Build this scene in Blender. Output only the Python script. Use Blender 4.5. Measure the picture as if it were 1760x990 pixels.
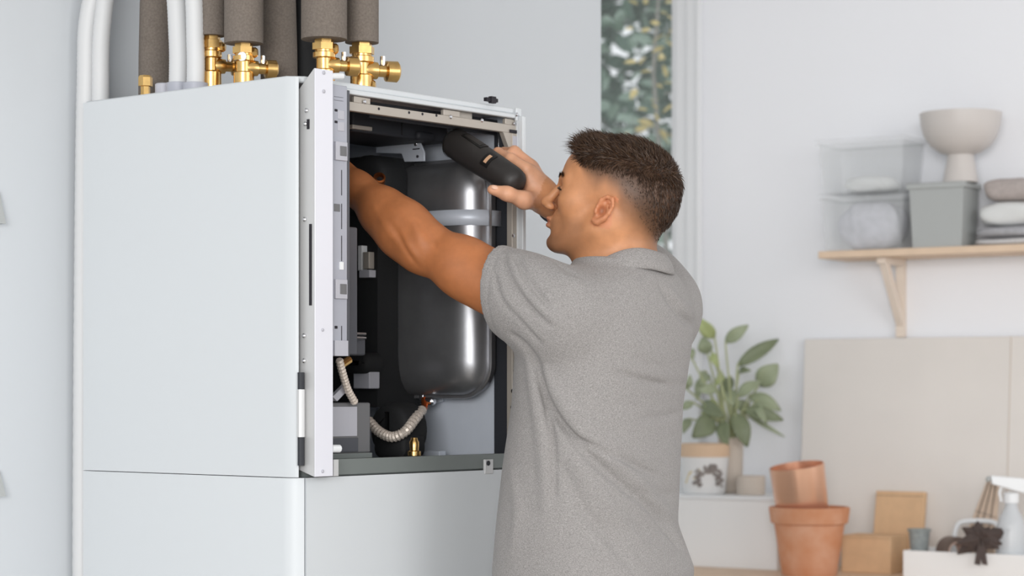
import bpy, math, random
import numpy as np
from mathutils import Vector, Matrix

random.seed(4); RNG = np.random.default_rng(11)
for o in list(bpy.data.objects): bpy.data.objects.remove(o)
SC = bpy.context.scene; COL = SC.collection

# ------------------------------------------------------------ camera, light, exposure
FPX, CX, HY, CAMZ = 3820.0, 880.0, 670.0, 1.32
cam = bpy.data.cameras.new('camera'); camo = bpy.data.objects.new('camera', cam); COL.objects.link(camo)
camo.location = (0, 0, CAMZ); camo.rotation_euler = (math.pi/2, 0, 0)
cam.sensor_width = 36; cam.lens = FPX/1760*36; cam.shift_y = (HY-495)/1760
cam.dof.use_dof = True; cam.dof.focus_distance = 4.05; cam.dof.aperture_fstop = 4.4
cam.clip_end = 200
SC.camera = camo
SC.view_settings.view_transform = 'Standard'; SC.view_settings.look = 'None'
SC.view_settings.gamma = 1; SC.view_settings.use_curve_mapping = False
SC.view_settings.exposure = 0.06
wd = bpy.data.worlds.new('overcast_sky'); SC.world = wd; wd.use_nodes = True
bg = wd.node_tree.nodes['Background']; bg.inputs[0].default_value = (0.93, 0.965, 1.0, 1); bg.inputs[1].default_value = 1.06

def area(name, loc, target, sx, sy, power, colr):
    l = bpy.data.lights.new(name, 'AREA'); l.shape = 'RECTANGLE'; l.size = sx; l.size_y = sy
    l.energy = power; l.color = colr
    o = bpy.data.objects.new(name, l); COL.objects.link(o); o.location = loc
    o.rotation_euler = (Vector(target)-Vector(loc)).to_track_quat('-Z', 'Y').to_euler()
area('window_daylight', (-1.1, -4.4, 2.3), (0.4, 5.2, 1.4), 3.4, 2.2, 310, (1.0, 0.992, 0.98))
area('fill_light_side', (3.0, 1.6, 2.1), (0.8, 6.5, 1.3), 2.0, 1.6, 34, (1.0, 0.992, 0.985))  # added fill lamp that brightens the right wall; no window stands there

# ------------------------------------------------------------ pixel helpers
def P(px, py, Z):
    return Vector(((px-CX)/FPX*Z, Z, CAMZ+(HY-py)/FPX*Z))

# ------------------------------------------------------------ materials
MATS = {}
def mat(name, col, rough=0.5, metal=0.0, noise=0.0, nscale=40, bump=0.0, bscale=200, spec=0.5, trans=0.0, alpha=1.0, col2=None, coat=0.0):
    if name in MATS: return MATS[name]
    m = bpy.data.materials.new(name); m.use_nodes = True; nt = m.node_tree; b = nt.nodes['Principled BSDF']
    def lin(c): return tuple(((x/255)/12.92 if x/255 <= .04045 else ((x/255+.055)/1.055)**2.4) for x in c)
    c = lin(col)
    b.inputs['Base Color'].default_value = (*c, 1); b.inputs['Roughness'].default_value = rough
    b.inputs['Metallic'].default_value = metal; b.inputs['Specular IOR Level'].default_value = spec
    b.inputs['Transmission Weight'].default_value = trans; b.inputs['Alpha'].default_value = alpha
    b.inputs['Coat Weight'].default_value = coat
    tc = nt.nodes.new('ShaderNodeTexCoord')
    if noise or col2:
        n = nt.nodes.new('ShaderNodeTexNoise'); n.inputs['Scale'].default_value = nscale; n.inputs['Detail'].default_value = 4
        nt.links.new(tc.outputs['Object'], n.inputs['Vector'])
        r = nt.nodes.new('ShaderNodeMapRange'); r.inputs[1].default_value = .3; r.inputs[2].default_value = .7
        nt.links.new(n.outputs['Fac'], r.inputs[0])
        mx = nt.nodes.new('ShaderNodeMix'); mx.data_type = 'RGBA'
        if col2: a, e = c, lin(col2)
        else: a, e = tuple(x*(1-noise) for x in c), tuple(min(1, x*(1+noise)) for x in c)
        mx.inputs[6].default_value = (*a, 1); mx.inputs[7].default_value = (*e, 1)
        nt.links.new(r.outputs[0], mx.inputs[0]); nt.links.new(mx.outputs[2], b.inputs['Base Color'])
    if bump:
        n2 = nt.nodes.new('ShaderNodeTexNoise'); n2.inputs['Scale'].default_value = bscale; n2.inputs['Detail'].default_value = 3
        nt.links.new(tc.outputs['Object'], n2.inputs['Vector'])
        bp = nt.nodes.new('ShaderNodeBump'); bp.inputs['Strength'].default_value = bump; bp.inputs['Distance'].default_value = .002
        nt.links.new(n2.outputs['Fac'], bp.inputs['Height']); nt.links.new(bp.outputs['Normal'], b.inputs['Normal'])
    MATS[name] = m; return m

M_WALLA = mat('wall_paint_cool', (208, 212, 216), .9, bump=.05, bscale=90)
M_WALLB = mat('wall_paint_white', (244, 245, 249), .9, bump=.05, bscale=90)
M_TRIM = mat('white_gloss_trim', (240, 241, 243), .45)
M_FLOOR = mat('pale_floor', (176, 168, 158), .5, noise=.08, nscale=6)
M_CEIL = mat('ceiling_paint', (235, 235, 235), .9)
M_WHITE = mat('white_powder_coat', (213, 217, 220), .42, bump=.02, bscale=600)
M_SHEET = mat('pale_sheet_metal', (206, 206, 206), .42, .25)
M_FLANGE = mat('white_flange', (230, 230, 238), .35)
M_GALV = mat('galvanised_steel', (208, 214, 224), .42, .15, noise=.04, nscale=12)
M_BEIGE = mat('beige_steel', (186, 178, 168), .45, .35)
M_PLASTIC = mat('grey_plastic', (172, 174, 184), .45)
M_DPLASTIC = mat('dark_grey_plastic', (84, 86, 92), .5)
M_PUMPBOX = mat('pump_grey', (112, 112, 114), .55)
M_LABEL = mat('label_grey', (186, 186, 194), .5)
M_BLACK = mat('black_foam', (24, 25, 27), .75, bump=.3, bscale=300)
M_DARK = mat('dark_recess', (42, 44, 50), .6)
M_SLOT = mat('slot_black', (30, 26, 34), .6)
M_RAILG = mat('green_grey_steel', (126, 132, 130), .5, .2)
M_BRASS = mat('brass', (224, 184, 118), .27, 1.0, noise=.1, nscale=60)
M_COPPER = mat('copper_fitting', (208, 120, 66), .3, .9)
M_CHROME = mat('chrome', (215, 215, 218), .2, 1.0)
M_BRAID = mat('braided_steel', (222, 210, 198), .4, .3, noise=.25, nscale=400)
M_TANK = mat('brushed_tank', (160, 160, 163), .36, .82, noise=.05, nscale=30, bump=.03, bscale=150)
M_FOAM = mat('brown_grey_foam', (118, 109, 101), .95, noise=.16, nscale=260, bump=.4, bscale=350)
M_HOSE = mat('white_hose', (214, 215, 216), .5)
M_TORCH = mat('black_rubber', (46, 43, 42), .5, noise=.12, nscale=30)
M_TORCH2 = mat('torch_trim', (22, 21, 21), .35)
M_PINE = mat('pale_wood', (232, 218, 204), .6, noise=.05, nscale=12)  # shelf and table colours from here are lightened; background haze is put into them
M_WOODT = mat('tan_wood', (228, 202, 176), .55, noise=.06, nscale=10)
M_CLEAR = mat('clear_plastic', (244, 247, 249), .12, alpha=.16)
M_GREYBOX = mat('grey_box', (178, 181, 180), .6)
M_BOWL = mat('greige_ceramic', (210, 204, 200), .4)
M_BOARD = mat('greige_board', (228, 223, 218), .85, noise=.02, nscale=5)  # board colour lightened to carry the haze
M_TERRA = mat('terracotta', (204, 138, 98), .85, nscale=14, col2=(216, 164, 134))
M_COPPERV = mat('copper_vase', (240, 190, 160), .3, .8)
M_CARD = mat('cardboard', (220, 184, 146), .85, noise=.05, nscale=30)  # cardboard lightened too, haze mixed into its colour
M_PAPERBAG = mat('kraft_paper', (212, 190, 170), .8, noise=.04, nscale=20)
M_WBOX = mat('white_box', (242, 242, 242), .5)
M_GCUP = mat('grey_cup', (146, 152, 152), .7, noise=.15, nscale=80)
M_TAPE = mat('brown_tape', (112, 96, 88), .5)
M_TAPEIN = mat('tape_core', (206, 178, 164), .8)
M_BOW = mat('dark_bow', (74, 62, 58), .75, noise=.2, nscale=60)
M_WPLAST = mat('white_plastic', (238, 240, 242), .35)
M_LINE = mat('dark_cord', (110, 98, 92), .8)
M_POT = mat('white_glazed_pot', (232, 232, 232), .35)
M_POTBAND = mat('tan_rim', (220, 190, 160), .6)
M_PRINT = mat('print_dark', (138, 130, 126), .7, noise=.3, nscale=90)
M_YELLOW = mat('print_yellow', (216, 196, 130), .7)
M_SOIL = mat('soil', (110, 92, 78), .95)
M_GREIGE = mat('greige_pot', (208, 196, 184), .6)
M_TOWELG = mat('grey_textile', (172, 172, 176), .95, noise=.1, nscale=120, bump=.6, bscale=160)
M_TOWELW = mat('white_textile', (226, 227, 226), .95, bump=.6, bscale=160)
M_TOWELT = mat('taupe_textile', (182, 172, 168), .95, noise=.08, nscale=90, bump=.6, bscale=160)
M_TOWELR = mat('ribbed_textile', (206, 204, 204), .95, noise=.1, nscale=200, bump=.6, bscale=160)
M_TEXLIL = mat('lilac_grey_textile', (206, 206, 214), .95, noise=.12, nscale=40, bump=.5, bscale=100)
M_TROUS = mat('dark_work_trousers', (58, 62, 72), .9, bump=.4, bscale=300)
M_SHOE = mat('brown_shoe', (70, 58, 50), .6)
M_BARK = mat('grey_bark', (150, 146, 138), .9, noise=.2, nscale=30)
M_GROUND = mat('garden_lawn', (96, 112, 84), .95, noise=.2, nscale=3)
M_BRACE = mat('dark_bracelet', (38, 48, 58), .5)
GLASS = mat('window_glass', (235, 242, 242), .05, alpha=.10)

# ------------------------------------------------------------ mesh helpers
def link(name, verts, faces, m, parent=None, smooth=True, angle=35, bevel=0, seg=2):
    me = bpy.data.meshes.new(name); me.from_pydata([tuple(v) for v in verts], [], [tuple(f) for f in faces]); me.validate()
    if m: me.materials.append(m)
    if smooth:
        me.polygons.foreach_set('use_smooth', [True]*len(me.polygons))
        me.set_sharp_from_angle(angle=math.radians(angle))
    o = bpy.data.objects.new(name, me); COL.objects.link(o)
    if parent: o.parent = parent
    if bevel:
        b = o.modifiers.new('bevel', 'BEVEL'); b.width = bevel; b.segments = seg; b.limit_method = 'ANGLE'
        b.angle_limit = math.radians(40)
    return o

def frame(d):
    d = Vector(d).normalized(); a = Vector((0, 0, 1)) if abs(d.z) < .9 else Vector((1, 0, 0))
    x = d.cross(a).normalized(); return x, d.cross(x).normalized(), d

class MB:
    def __init__(s): s.v = []; s.f = []
    def box(s, a, b):
        x0, y0, z0 = (min(a[i], b[i]) for i in range(3)); x1, y1, z1 = (max(a[i], b[i]) for i in range(3))
        return s.hexa([(x0,y0,z0),(x1,y0,z0),(x1,y1,z0),(x0,y1,z0),(x0,y0,z1),(x1,y0,z1),(x1,y1,z1),(x0,y1,z1)])
    def hexa(s, p):
        n = len(s.v); s.v += [tuple(q) for q in p]
        s.f += [tuple(n+i for i in q) for q in ((3,2,1,0),(4,5,6,7),(0,1,5,4),(1,2,6,5),(2,3,7,6),(3,0,4,7))]; return s
    def rings(s, rings, cap=True, closed=False):
        n = len(s.v); k = len(rings[0])
        for r in rings: s.v += [tuple(q) for q in r]
        m = len(rings)
        for i in range(m if closed else m-1):
            for j in range(k):
                a = n+i*k+j; b = n+i*k+(j+1) % k; c = n+((i+1) % m)*k+(j+1) % k; d = n+((i+1) % m)*k+j
                s.f.append((a, b, c, d))
        if cap and not closed:
            s.f.append(tuple(n+j for j in reversed(range(k)))); s.f.append(tuple(n+(m-1)*k+j for j in range(k)))
        return s
    def tube(s, pts, rad, n=12, cap=True):
        pts = [Vector(p) for p in pts]
        if not hasattr(rad, '__len__'): rad = [rad]*len(pts)
        out = []; x = None
        for i, p in enumerate(pts):
            t = (pts[min(i+1, len(pts)-1)]-pts[max(i-1, 0)]).normalized()
            if x is None: x, y, _ = frame(t)
            else:
                x = (x-t*x.dot(t)).normalized(); y = t.cross(x)
            y = t.cross(x)
            out.append([p+(x*math.cos(a)+y*math.sin(a))*rad[i] for a in [2*math.pi*j/n for j in range(n)]])
        return s.rings(out, cap)
    def lathe(s, o, d, prof, n=24, cap=True):
        x, y, d = frame(d); o = Vector(o); y = d.cross(x)
        return s.rings([[o+d*h+(x*math.cos(a)+y*math.sin(a))*r for a in [2*math.pi*j/n for j in range(n)]] for r, h in prof], cap)
    def prism(s, pts, off):
        off = Vector(off); return s.rings([[Vector(p) for p in pts], [Vector(p)+off for p in pts]])
    def ball(s, c, r, n=12, m=8):
        c = Vector(c); r = r if hasattr(r, '__len__') else (r, r, r)
        return s.rings([[c+Vector((r[0]*math.sin(t)*math.cos(a), r[1]*math.sin(t)*math.sin(a), -r[2]*math.cos(t))) for a in [2*math.pi*j/n for j in range(n)]]
                        for t in [math.pi*(.02+.96*i/m) for i in range(m+1)]])
    def build(s, name, m, parent=None, smooth=True, bevel=0, angle=35, seg=2):
        return link(name, s.v, s.f, m, parent, smooth, angle, bevel, seg)

def tag(o, label=None, cat=None, group=None, kind=None):
    if label: o['label'] = label
    if cat: o['category'] = cat
    if group: o['group'] = group
    if kind: o['kind'] = kind
    return o
def empty(name, loc, rz, label, cat, group=None):
    o = bpy.data.objects.new(name, None); COL.objects.link(o); o.location = loc; o.rotation_euler = (0, 0, rz)
    o.empty_display_size = .1
    return tag(o, label, cat, group)
def bez(pts, n=40):
    pts = [Vector(p) for p in pts]; q = [pts[0]*2-pts[1]]+pts+[pts[-1]*2-pts[-2]]; out = []
    segs = len(pts)-1; per = max(2, n//segs)
    for i in range(segs):
        a, b, c, d = q[i:i+4]
        for k in range(per):
            t = k/per; out.append(.5*((2*b)+(c-a)*t+(2*a-5*b+4*c-d)*t*t+(3*b-a-3*c+d)*t**3))
    out.append(pts[-1]); return out

# ------------------------------------------------------------ frames of the place
P0 = Vector((-0.380, 3.90)); ANG = math.radians(50.4)
D2 = Vector((math.cos(ANG), math.sin(ANG))); D1 = Vector((-math.sin(ANG), math.cos(ANG)))
def B(px, py, v):
    rx = (px-CX)/FPX; t = (v+P0.dot(D1))/(rx*D1.x+D1.y); q = Vector((t*rx, t))-P0
    return Vector((q.dot(D2), v, CAMZ+t*(HY-py)/FPX))
def Bu(px, py, u):
    rx = (px-CX)/FPX; t = (u+P0.dot(D2))/(rx*D2.x+D2.y); q = Vector((t*rx, t))-P0
    return Vector((u, q.dot(D1), CAMZ+t*(HY-py)/FPX))
def BW(u, v, z): q = P0+D2*u+D1*v; return Vector((q.x, q.y, z))
WANG = math.atan2(-.545, .839)
WD = Vector((math.cos(WANG), math.sin(WANG))); WN = Vector((WD.y, -WD.x))   # along wall, into the room
WQ = Vector((0.622, 7.2))
def W(px, py, off):
    rx = (px-CX)/FPX; q = WQ+WN*off; t = q.dot(WN)/(rx*WN.x+WN.y)
    return Vector((t*rx, t, CAMZ+t*(HY-py)/FPX))
def Wl(px, py, off):
    p = W(px, py, off); return Vector(((Vector((p.x, p.y))-WQ).dot(WD), -off, p.z))   # local x along wall, y behind (-off), z
def WW(x, off, z): q = WQ+WD*x+WN*off; return Vector((q.x, q.y, z))

# ------------------------------------------------------------ room
CEILZ = 2.95
def flat(name, pts, m, th, n):
    return tag(MB().prism(pts, Vector(n)*th).build(name, m, smooth=False), kind='structure')
flat('floor', [(-6, -3, 0), (7, -3, 0), (7, 7.0, 0), (-6, 9.6, 0)], M_FLOOR, .1, (0, 0, -1))
flat('ceiling', [(-4.2, 1.0, CEILZ), (4.5, 1.0, CEILZ), (4.5, 7.0, CEILZ), (-4.2, 9.6, CEILZ)], M_CEIL, .1, (0, 0, 1))
DEP = Bu(143, 500, 0).y; WID = B(893, 300, 0).x
VW = DEP+.046
uend = B(1033, 300, VW).x
wa = MB(); wa.hexa([BW(-2.4, VW, 0), BW(uend, VW, 0), BW(uend, VW+.14, 0), BW(-2.4, VW+.14, 0),
                    BW(-2.4, VW, CEILZ), BW(uend, VW, CEILZ), BW(uend, VW+.14, CEILZ), BW(-2.4, VW+.14, CEILZ)])
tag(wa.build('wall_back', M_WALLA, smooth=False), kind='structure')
# right wall with window opening
wr = empty('wall_right', (WQ.x, WQ.y, 0), WANG, None, None); wr['kind'] = 'structure'
xo1 = Wl(1184, 300, 0).x; xo0 = xo1-1.5; z0w, z1w = .98, 2.8
for nm, a, b in (('wall_panel', (xo1, 0, 0), (4.2, .2, CEILZ)), ('wall_panel', (xo0-1.6, 0, 0), (xo0, .2, CEILZ)),
                 ('wall_panel', (xo0, 0, 0), (xo1, .2, z0w)), ('wall_panel', (xo0, 0, z1w), (xo1, .2, CEILZ))):
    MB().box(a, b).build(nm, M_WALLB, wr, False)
win = empty('window_1', (WQ.x, WQ.y, 0), WANG, None, None); win['kind'] = 'structure'
fw = .05
for a, b in (((xo1-fw, -.005, z0w), (xo1, .07, z1w)), ((xo0, -.005, z0w), (xo0+fw, .07, z1w)),
             ((xo0+fw, -.005, z0w), (xo1-fw, .07, z0w+fw)), ((xo0+fw, -.005, z1w-fw), (xo1-fw, .07, z1w))):
    MB().box(a, b).build('window_frame', M_TRIM, win, bevel=.006)
MB().box((xo1-fw-.022, .012, z0w+fw), (xo1-fw, .05, z1w-fw)).build('window_sash', M_TRIM, win, bevel=.004)
MB().box((xo0+fw, .028, z0w+fw), (xo1-fw-.022, .034, z1w-fw)).build('pane', GLASS, win, False)
for x in (xo1-.004, xo1+.036):
    MB().box((x, -.016 if x < xo1 else -.026, z0w-.1), (x+(.042 if x < xo1 else .018), 0, z1w+.07)).build('casing', M_TRIM, win, bevel=.005)
MB().box((xo0, -.05, z0w-.04), (xo1, .0, z0w)).build('window_sill', M_TRIM, win, bevel=.006)
MB().box((xo1, -.014, 0), (4.2, 0, .09)).build('baseboard_right', M_TRIM, wr, bevel=.004)

# ------------------------------------------------------------ garden outside
flat('ground', [(-14, 8.2, -.05), (16, 8.2, -.05), (16, 26, -.05), (-14, 26, -.05)], M_GROUND, .05, (0, 0, -1))
bpy.data.objects['ground'].location = (0, 1.6, 0)
def leaves(rng, n, sampler, size):
    v = []; f = []
    for i in range(n):
        c = Vector(sampler()); q = Matrix.Rotation(rng.uniform(0, 6.28), 3, 'Z') @ Matrix.Rotation(rng.normal(0, .7), 3, 'X') @ Matrix.Rotation(rng.normal(0, .6), 3, 'Y')
        s = size*rng.uniform(.6, 1.3); k = len(v)
        for p in ((-1, 0, 0), (-.35, .42, .08), (.35, .36, .08), (1, 0, -.1), (.35, -.36, .08), (-.35, -.42, .08)):
            v.append(c+q@(Vector(p)*s))
        f += [(k, k+1, k+2, k+3), (k, k+3, k+4, k+5)]
    return v, f
def tree(label, base, h, crown, n, size, m, seed, tk=1.0):
    rng = np.random.default_rng(seed)
    t = empty('garden_tree', base, 0, label, 'tree', 'trees outside the window')
    tr = MB(); tr.tube([(0, 0, 0), (.05, 0, h*.4), (-.04, .05, h*.75), (.02, 0, h)], [.11*tk, .08*tk, .05*tk, .02*tk], 8).build('trunk', M_BARK, t)
    for i in range(9):
        a = rng.uniform(0, 6.28); z = h*rng.uniform(.3, .9); L = crown*rng.uniform(.5, 1.)
        d = Vector((math.cos(a), math.sin(a), rng.uniform(.0, .5)))
        MB().tube([(0, 0, z), Vector((0, 0, z))+d*L*.5, Vector((0, 0, z+.1))+d*L], [.022*tk, .014*tk, .006*tk], 6).build('branch', M_BARK, t)
    def samp():
        while True:
            p = rng.uniform(-1, 1, 3)
            if np.dot(p, p) < 1: return (p[0]*crown, p[1]*crown, h*.62+p[2]*h*.48)
    v, f = leaves(rng, n, samp, size)
    fo = link('foliage', v, f, m, t, smooth=False); fo['kind'] = 'stuff'
M_LF1 = mat('teal_green_leaves', (96, 122, 104), .3, nscale=4, col2=(160, 180, 164))
M_LF2 = mat('yellow_leaves', (206, 186, 110), .5, nscale=3, col2=(226, 206, 140))
M_LF3 = mat('dark_green_leaves', (58, 86, 70), .4, nscale=2, col2=(108, 134, 116))
tree('dark green tree filling the far garden behind the window', (1.0, 12.9, -.05), 5.0, 1.6, 6500, .085, M_LF3, 1)
tree('grey-green leafy tree close outside the window', (.05, 10.2, -.05), 3.4, .9, 1050, .055, M_LF1, 2, .5)
tree('small yellow-leaved tree seen through the window beside the frame', (.615, 9.0, -.05), 3.55, .17, 150, .03, M_LF2, 3, .16)

# ------------------------------------------------------------ boiler
TOPZ = CAMZ+(HY-127)/FPX*3.9; SEAM = CAMZ+(HY-821.5)/FPX*3.9
boiler = empty('boiler', (P0.x, P0.y, 0), ANG, 'tall white floor-standing boiler with its upper front opened on a steel tank', 'boiler')
CH = .032
def corner_panel(name, z0, z1, front):
    th = .0015
    out = [(0, DEP), (0, CH), (.0035, CH*.55), (.012, CH*.2), (.022, 0)]
    if front: out += [(WID-.022, 0), (WID-.012, CH*.2), (WID-.0035, CH*.55), (WID, CH), (WID, DEP)]
    else: out = [(0, DEP), (0, CH), (.001, CH*.5), (.005, CH*.15), (.010, .002), (.011, .004), (.007, .012), (.004, CH), (.004, DEP)]
    return MB().prism([(u, v, z0) for u, v in out], (0, 0, z1-z0)).build(name, M_WHITE, boiler, angle=30)
corner_panel('side_panel', SEAM+.0006, TOPZ-.004, False)
lowz = SEAM-.0008
MB().prism([(u, v, .05) for u, v in [(0, DEP), (0, CH), (.0035, CH*.55), (.012, CH*.2), (.022, .0), (.026, .004), (.026, DEP)]], (0, 0, lowz-.05)).build('lower_side_panel', M_WHITE, boiler, angle=30)
MB().prism([(u, v, .05) for u, v in [(.0275, 0), (WID-.022, 0), (WID-.006, CH*.4), (WID, CH), (WID, DEP), (.0275, DEP)]], (0, 0, lowz-.05)).build('lower_front_panel', M_WHITE, boiler, angle=30)
MB().box((.03, .04, 0), (WID-.03, DEP-.03, .05)).build('plinth', M_DARK, boiler)
MB().prism([(.006, DEP, TOPZ-.012), (.006, .03, TOPZ-.012), (.03, .006, TOPZ-.012), (WID-.01, .006, TOPZ-.012), (WID, .02, TOPZ-.012), (WID, DEP, TOPZ-.012)], (0, 0, .012)).build('top_panel', M_WHITE, boiler, bevel=.003)
MB().box((WID-.004, .0, SEAM+.003), (WID, DEP, TOPZ-.012)).build('right_side_panel', M_WHITE, boiler, bevel=.001)
MB().box((WID-.0045, -.012, SEAM+.02), (WID+.006, .0, TOPZ-.016)).build('side_flange', M_WHITE, boiler, bevel=.002)
# inner cabinet
IN0, IN1 = .03, WID-.006
MB().box((IN0, DEP-.02, SEAM), (IN1, DEP-.01, TOPZ-.013)).build('inner_back_panel', M_GALV, boiler)
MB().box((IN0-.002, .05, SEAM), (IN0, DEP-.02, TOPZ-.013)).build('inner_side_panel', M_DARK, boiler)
MB().box((IN1-.002, .02, SEAM), (IN1, DEP-.02, TOPZ-.013)).build('inner_side_panel', M_GALV, boiler)
MB().box((IN0, .012, SEAM), (IN1, DEP-.02, SEAM+.012)).build('base_tray', M_RAILG, boiler)
# lid front edge strip (white) hanging in front of the opening
zl = B(700, 160, .004).z
MB().box((.10, .0, TOPZ-.021), (WID-.012, .012, TOPZ-.012)).build('lid_front_edge', M_WHITE, boiler, bevel=.002)
c = B(842, 172, .0); MB().box((c.x-.014, -.004, c.z-.003), (c.x+.02, .004, c.z+.004)).box((c.x-.002, -.006, c.z-.006), (c.x+.012, .002, c.z+.007)).build('lid_clip', M_SLOT, boiler)
# front frame: top rail, posts, stile, bottom rail
zr1 = B(612, 177, .012).z; zr0 = B(612, 192.5, .012).z
ur = B(886, 205, .012).x
rail = MB().box((.1, .006, zr0), (ur, .018, zr1)).build('top_rail', M_BEIGE, boiler, bevel=.001)
def screw(px, py, v, m=M_CHROME, r=.004, parent=boiler, nm='screw'):
    q = B(px, py, v); MB().lathe(q, (0, -1, 0), [(r, 0), (r, .0015), (r*.55, .003)], 10).build(nm, m, parent)
def hole(px, py, v, r=.0026, parent=boiler):
    q = B(px, py, v); MB().lathe(q+Vector((0, .001, 0)), (0, -1, 0), [(r, 0), (r, .0016)], 10).build('hole', M_SLOT, parent)
for px, py in ((651, 187), (703, 193.5), (726, 196), (750, 198.5)): hole(px, py, .006)
for px, py in ((626, 175), (774, 201), (828, 207), (884, 213)): screw(px, py, .006)
for x0, x1 in ((606, 634), (760, 788), (866, 884)):
    a = B(x0, 180, .012); b = B(x1, 180, .012)
    MB().box((a.x, .008, zr1), (b.x, .016, TOPZ-.022)).build('rail_post', M_BEIGE, boiler, bevel=.001)
a = B(635, 170, .05); b = B(865, 195, .05)
MB().box((a.x, .05, zr0+.0), (b.x, .056, TOPZ-.02)).build('slot_backing', M_DARK, boiler)
a = B(782, 180, .02); MB().box((a.x, .02, zr1), (a.x+.05, .05, zr1+.014)).build('slot_bracket', M_BEIGE, boiler)
st0 = B(875, 500, .012).x; st1 = B(892, 500, .012).x
MB().box((st0, .004, SEAM+.012), (st1, .018, zr0)).build('right_stile', M_BEIGE, boiler, bevel=.001)
zg = B(883, 295, .012).z; g0 = B(862, 218, .01).x
MB().prism([(g0, .006, zr0), (st1, .006, zr0), (st1, .006, zg), (st0, .006, zg+.03)], (0, .010, 0)).build('gusset', M_BEIGE, boiler)
q = B(881, 226, .006); MB().box((q.x-.010, .003, q.z-.003), (q.x+.010, .007, q.z+.003)).build('slot', M_SLOT, boiler)
q = B(883, 243, .006); MB().box((q.x-.006, .003, q.z-.010), (q.x+.008, .007, q.z+.010)).build('label_plate', M_LABEL, boiler)
hole(885, 254, .005, .004); hole(884, 637, .004, .003); hole(881, 672, .004, .004); hole(881, 722, .004, .003); hole(880, 700, .004, .004)
screw(882, 405, .004); screw(888, 197, .0)
q = B(886, 196, .006); MB().box((q.x-.004, .0, q.z-.014), (q.x+.012, .006, q.z+.012)).build('corner_tab', M_WHITE, boiler, bevel=.002)
zb1 = B(720, 784, .012).z
MB().box((.05, .004, SEAM+.002), (st1, .016, zb1)).build('bottom_rail', M_RAILG, boiler, bevel=.001)
q = B(839, 800, .0); MB().box((q.x-.012, -.003, q.z-.016), (q.x+.012, .003, q.z+.012)).build('bottom_tab', M_SHEET, boiler, bevel=.001); screw(839, 796, -.003, M_DARK, .005)
MB().box((st1, -.002, SEAM+.01), (st1+.004, .012, TOPZ-.05)).build('stile_edge', M_DARK, boiler)
# left gap: fixed post of the frame with screws
MB().box((.006, .036, SEAM+.01), (.075, .040, TOPZ-.02)).build('left_stile', M_BEIGE, boiler)
for y0, y1 in ((185, 270), (405, 465), (505, 620), (650, 700)):
    a = B(514, y0, .02); b = B(514, y1, .02)
    MB().box((.008, .030, b.z), (.070, .036, a.z)).build('stile_slot', M_DARK if y0 != 405 else M_BEIGE, boiler)
# swung-out electronics tray
us = .020; vF = Bu(540, 450, us).y
zt1 = B(555, 116, vF).z; zt0 = B(555, 819, vF).z
tray_top = min(zt1, TOPZ+.01)
MB().prism([(us, vF, zt0), (us, .012, zt0+.012), (us, .012, tray_top-.035), (us, vF, tray_top)], (.002, 0, 0)).build('tray_side_sheet', M_SHEET, boiler)
uf = B(571, 450, vF).x
flange = MB().box((us, vF-.002, zt0), (uf, vF, tray_top)).build('tray_flange', M_FLANGE, boiler, bevel=.0008)
MB().box((uf-.002, vF, zt0), (uf, vF+.012, tray_top-.002)).build('tray_flange_return', M_FLANGE, boiler)
for py in (125, 157): screw(556, py, vF-.002, M_LABEL, .0035)
for py in (810, 567): screw(554, py, vF-.002, M_LABEL, .003)
for px, py in ((520, 190), (518, 213), (517, 377), (516, 577), (516, 620)):
    qq = Bu(px+8, py, us); MB().lathe(qq, (-1, 0, 0), [(.004, 0), (.004, .003), (.002, .005)], 10).build('screw', M_CHROME, boiler)
for px, y0, y1 in ((530, 205, 222), (534, 385, 525)):
    a = Bu(px, y0, us); b = Bu(px, y1, us)
    MB().box((us-.0012, a.y-.003, b.z), (us+.0004, a.y+.003, a.z)).build('sheet_slot', M_SLOT, boiler)
a = Bu(520, 640, us); b = Bu(528, 800, us)
MB().tube([(us-.008, a.y-.004, a.z), (us-.008, a.y-.004, b.z)], .006, 10).build('gas_strut', M_DARK, boiler)
MB().tube([(us-.008, a.y-.004, a.z-.03), (us-.008, a.y-.004, b.z+.05)], .0075, 10).build('strut_sleeve', M_SHEET, boiler)
# plastic housing on the tray
vh = vF+.010
h0 = B(571, 300, vh).x; h1 = B(597, 300, vh).x; h2 = B(604, 300, vh).x
zh1 = B(588, 147, vh).z; zh0 = B(588, 612, vh).z
house = MB().box((h0, vh, zh0), (h1, vh+.05, zh1)).build('tray_housing', M_PLASTIC, boiler, bevel=.0015)
MB().box((h1, vh+.004, zh0), (h2, vh+.055, zh1-.006)).build('housing_edge', M_DPLASTIC, boiler, bevel=.001)
a = B(604, 390, vh+.05); b = B(615, 610, vh+.05)
MB().box((h2-.01, vh+.05, b.z), (b.x, .10, a.z)).build('control_box', M_DPLASTIC, boiler, bevel=.003)
def hpx(x0, y0, x1, y1, m, nm, out=.002, parent=house):
    a = B(x0, y0, vh); b = B(x1, y1, vh); return MB().box((a.x, vh-out, b.z), (b.x, vh+.0015, a.z)).build(nm, m, parent, bevel=.0006)
for y in (166, 172): hpx(574, y, 590, y+1.8, M_SLOT, 'groove', .0006)
for y in (187, 207): hpx(575, y, 580, y+5, M_SLOT, 'pin_hole', .0006)
for y in (188, 208): hpx(580, y+1, 591, y+18, M_LABEL, 'clip_tab', .0015)
for y0 in (243, 480):
    hpx(574, y0, 594, y0+34, M_LABEL, 'latch', .005); hpx(581, y0+8, 592, y0+26, M_PUMPBOX, 'latch_window', .0062)
for y0 in (292, 350, 405, 560): hpx(586.4, y0, 587.6, y0+44, M_SLOT, 'groove', .0007)
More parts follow.
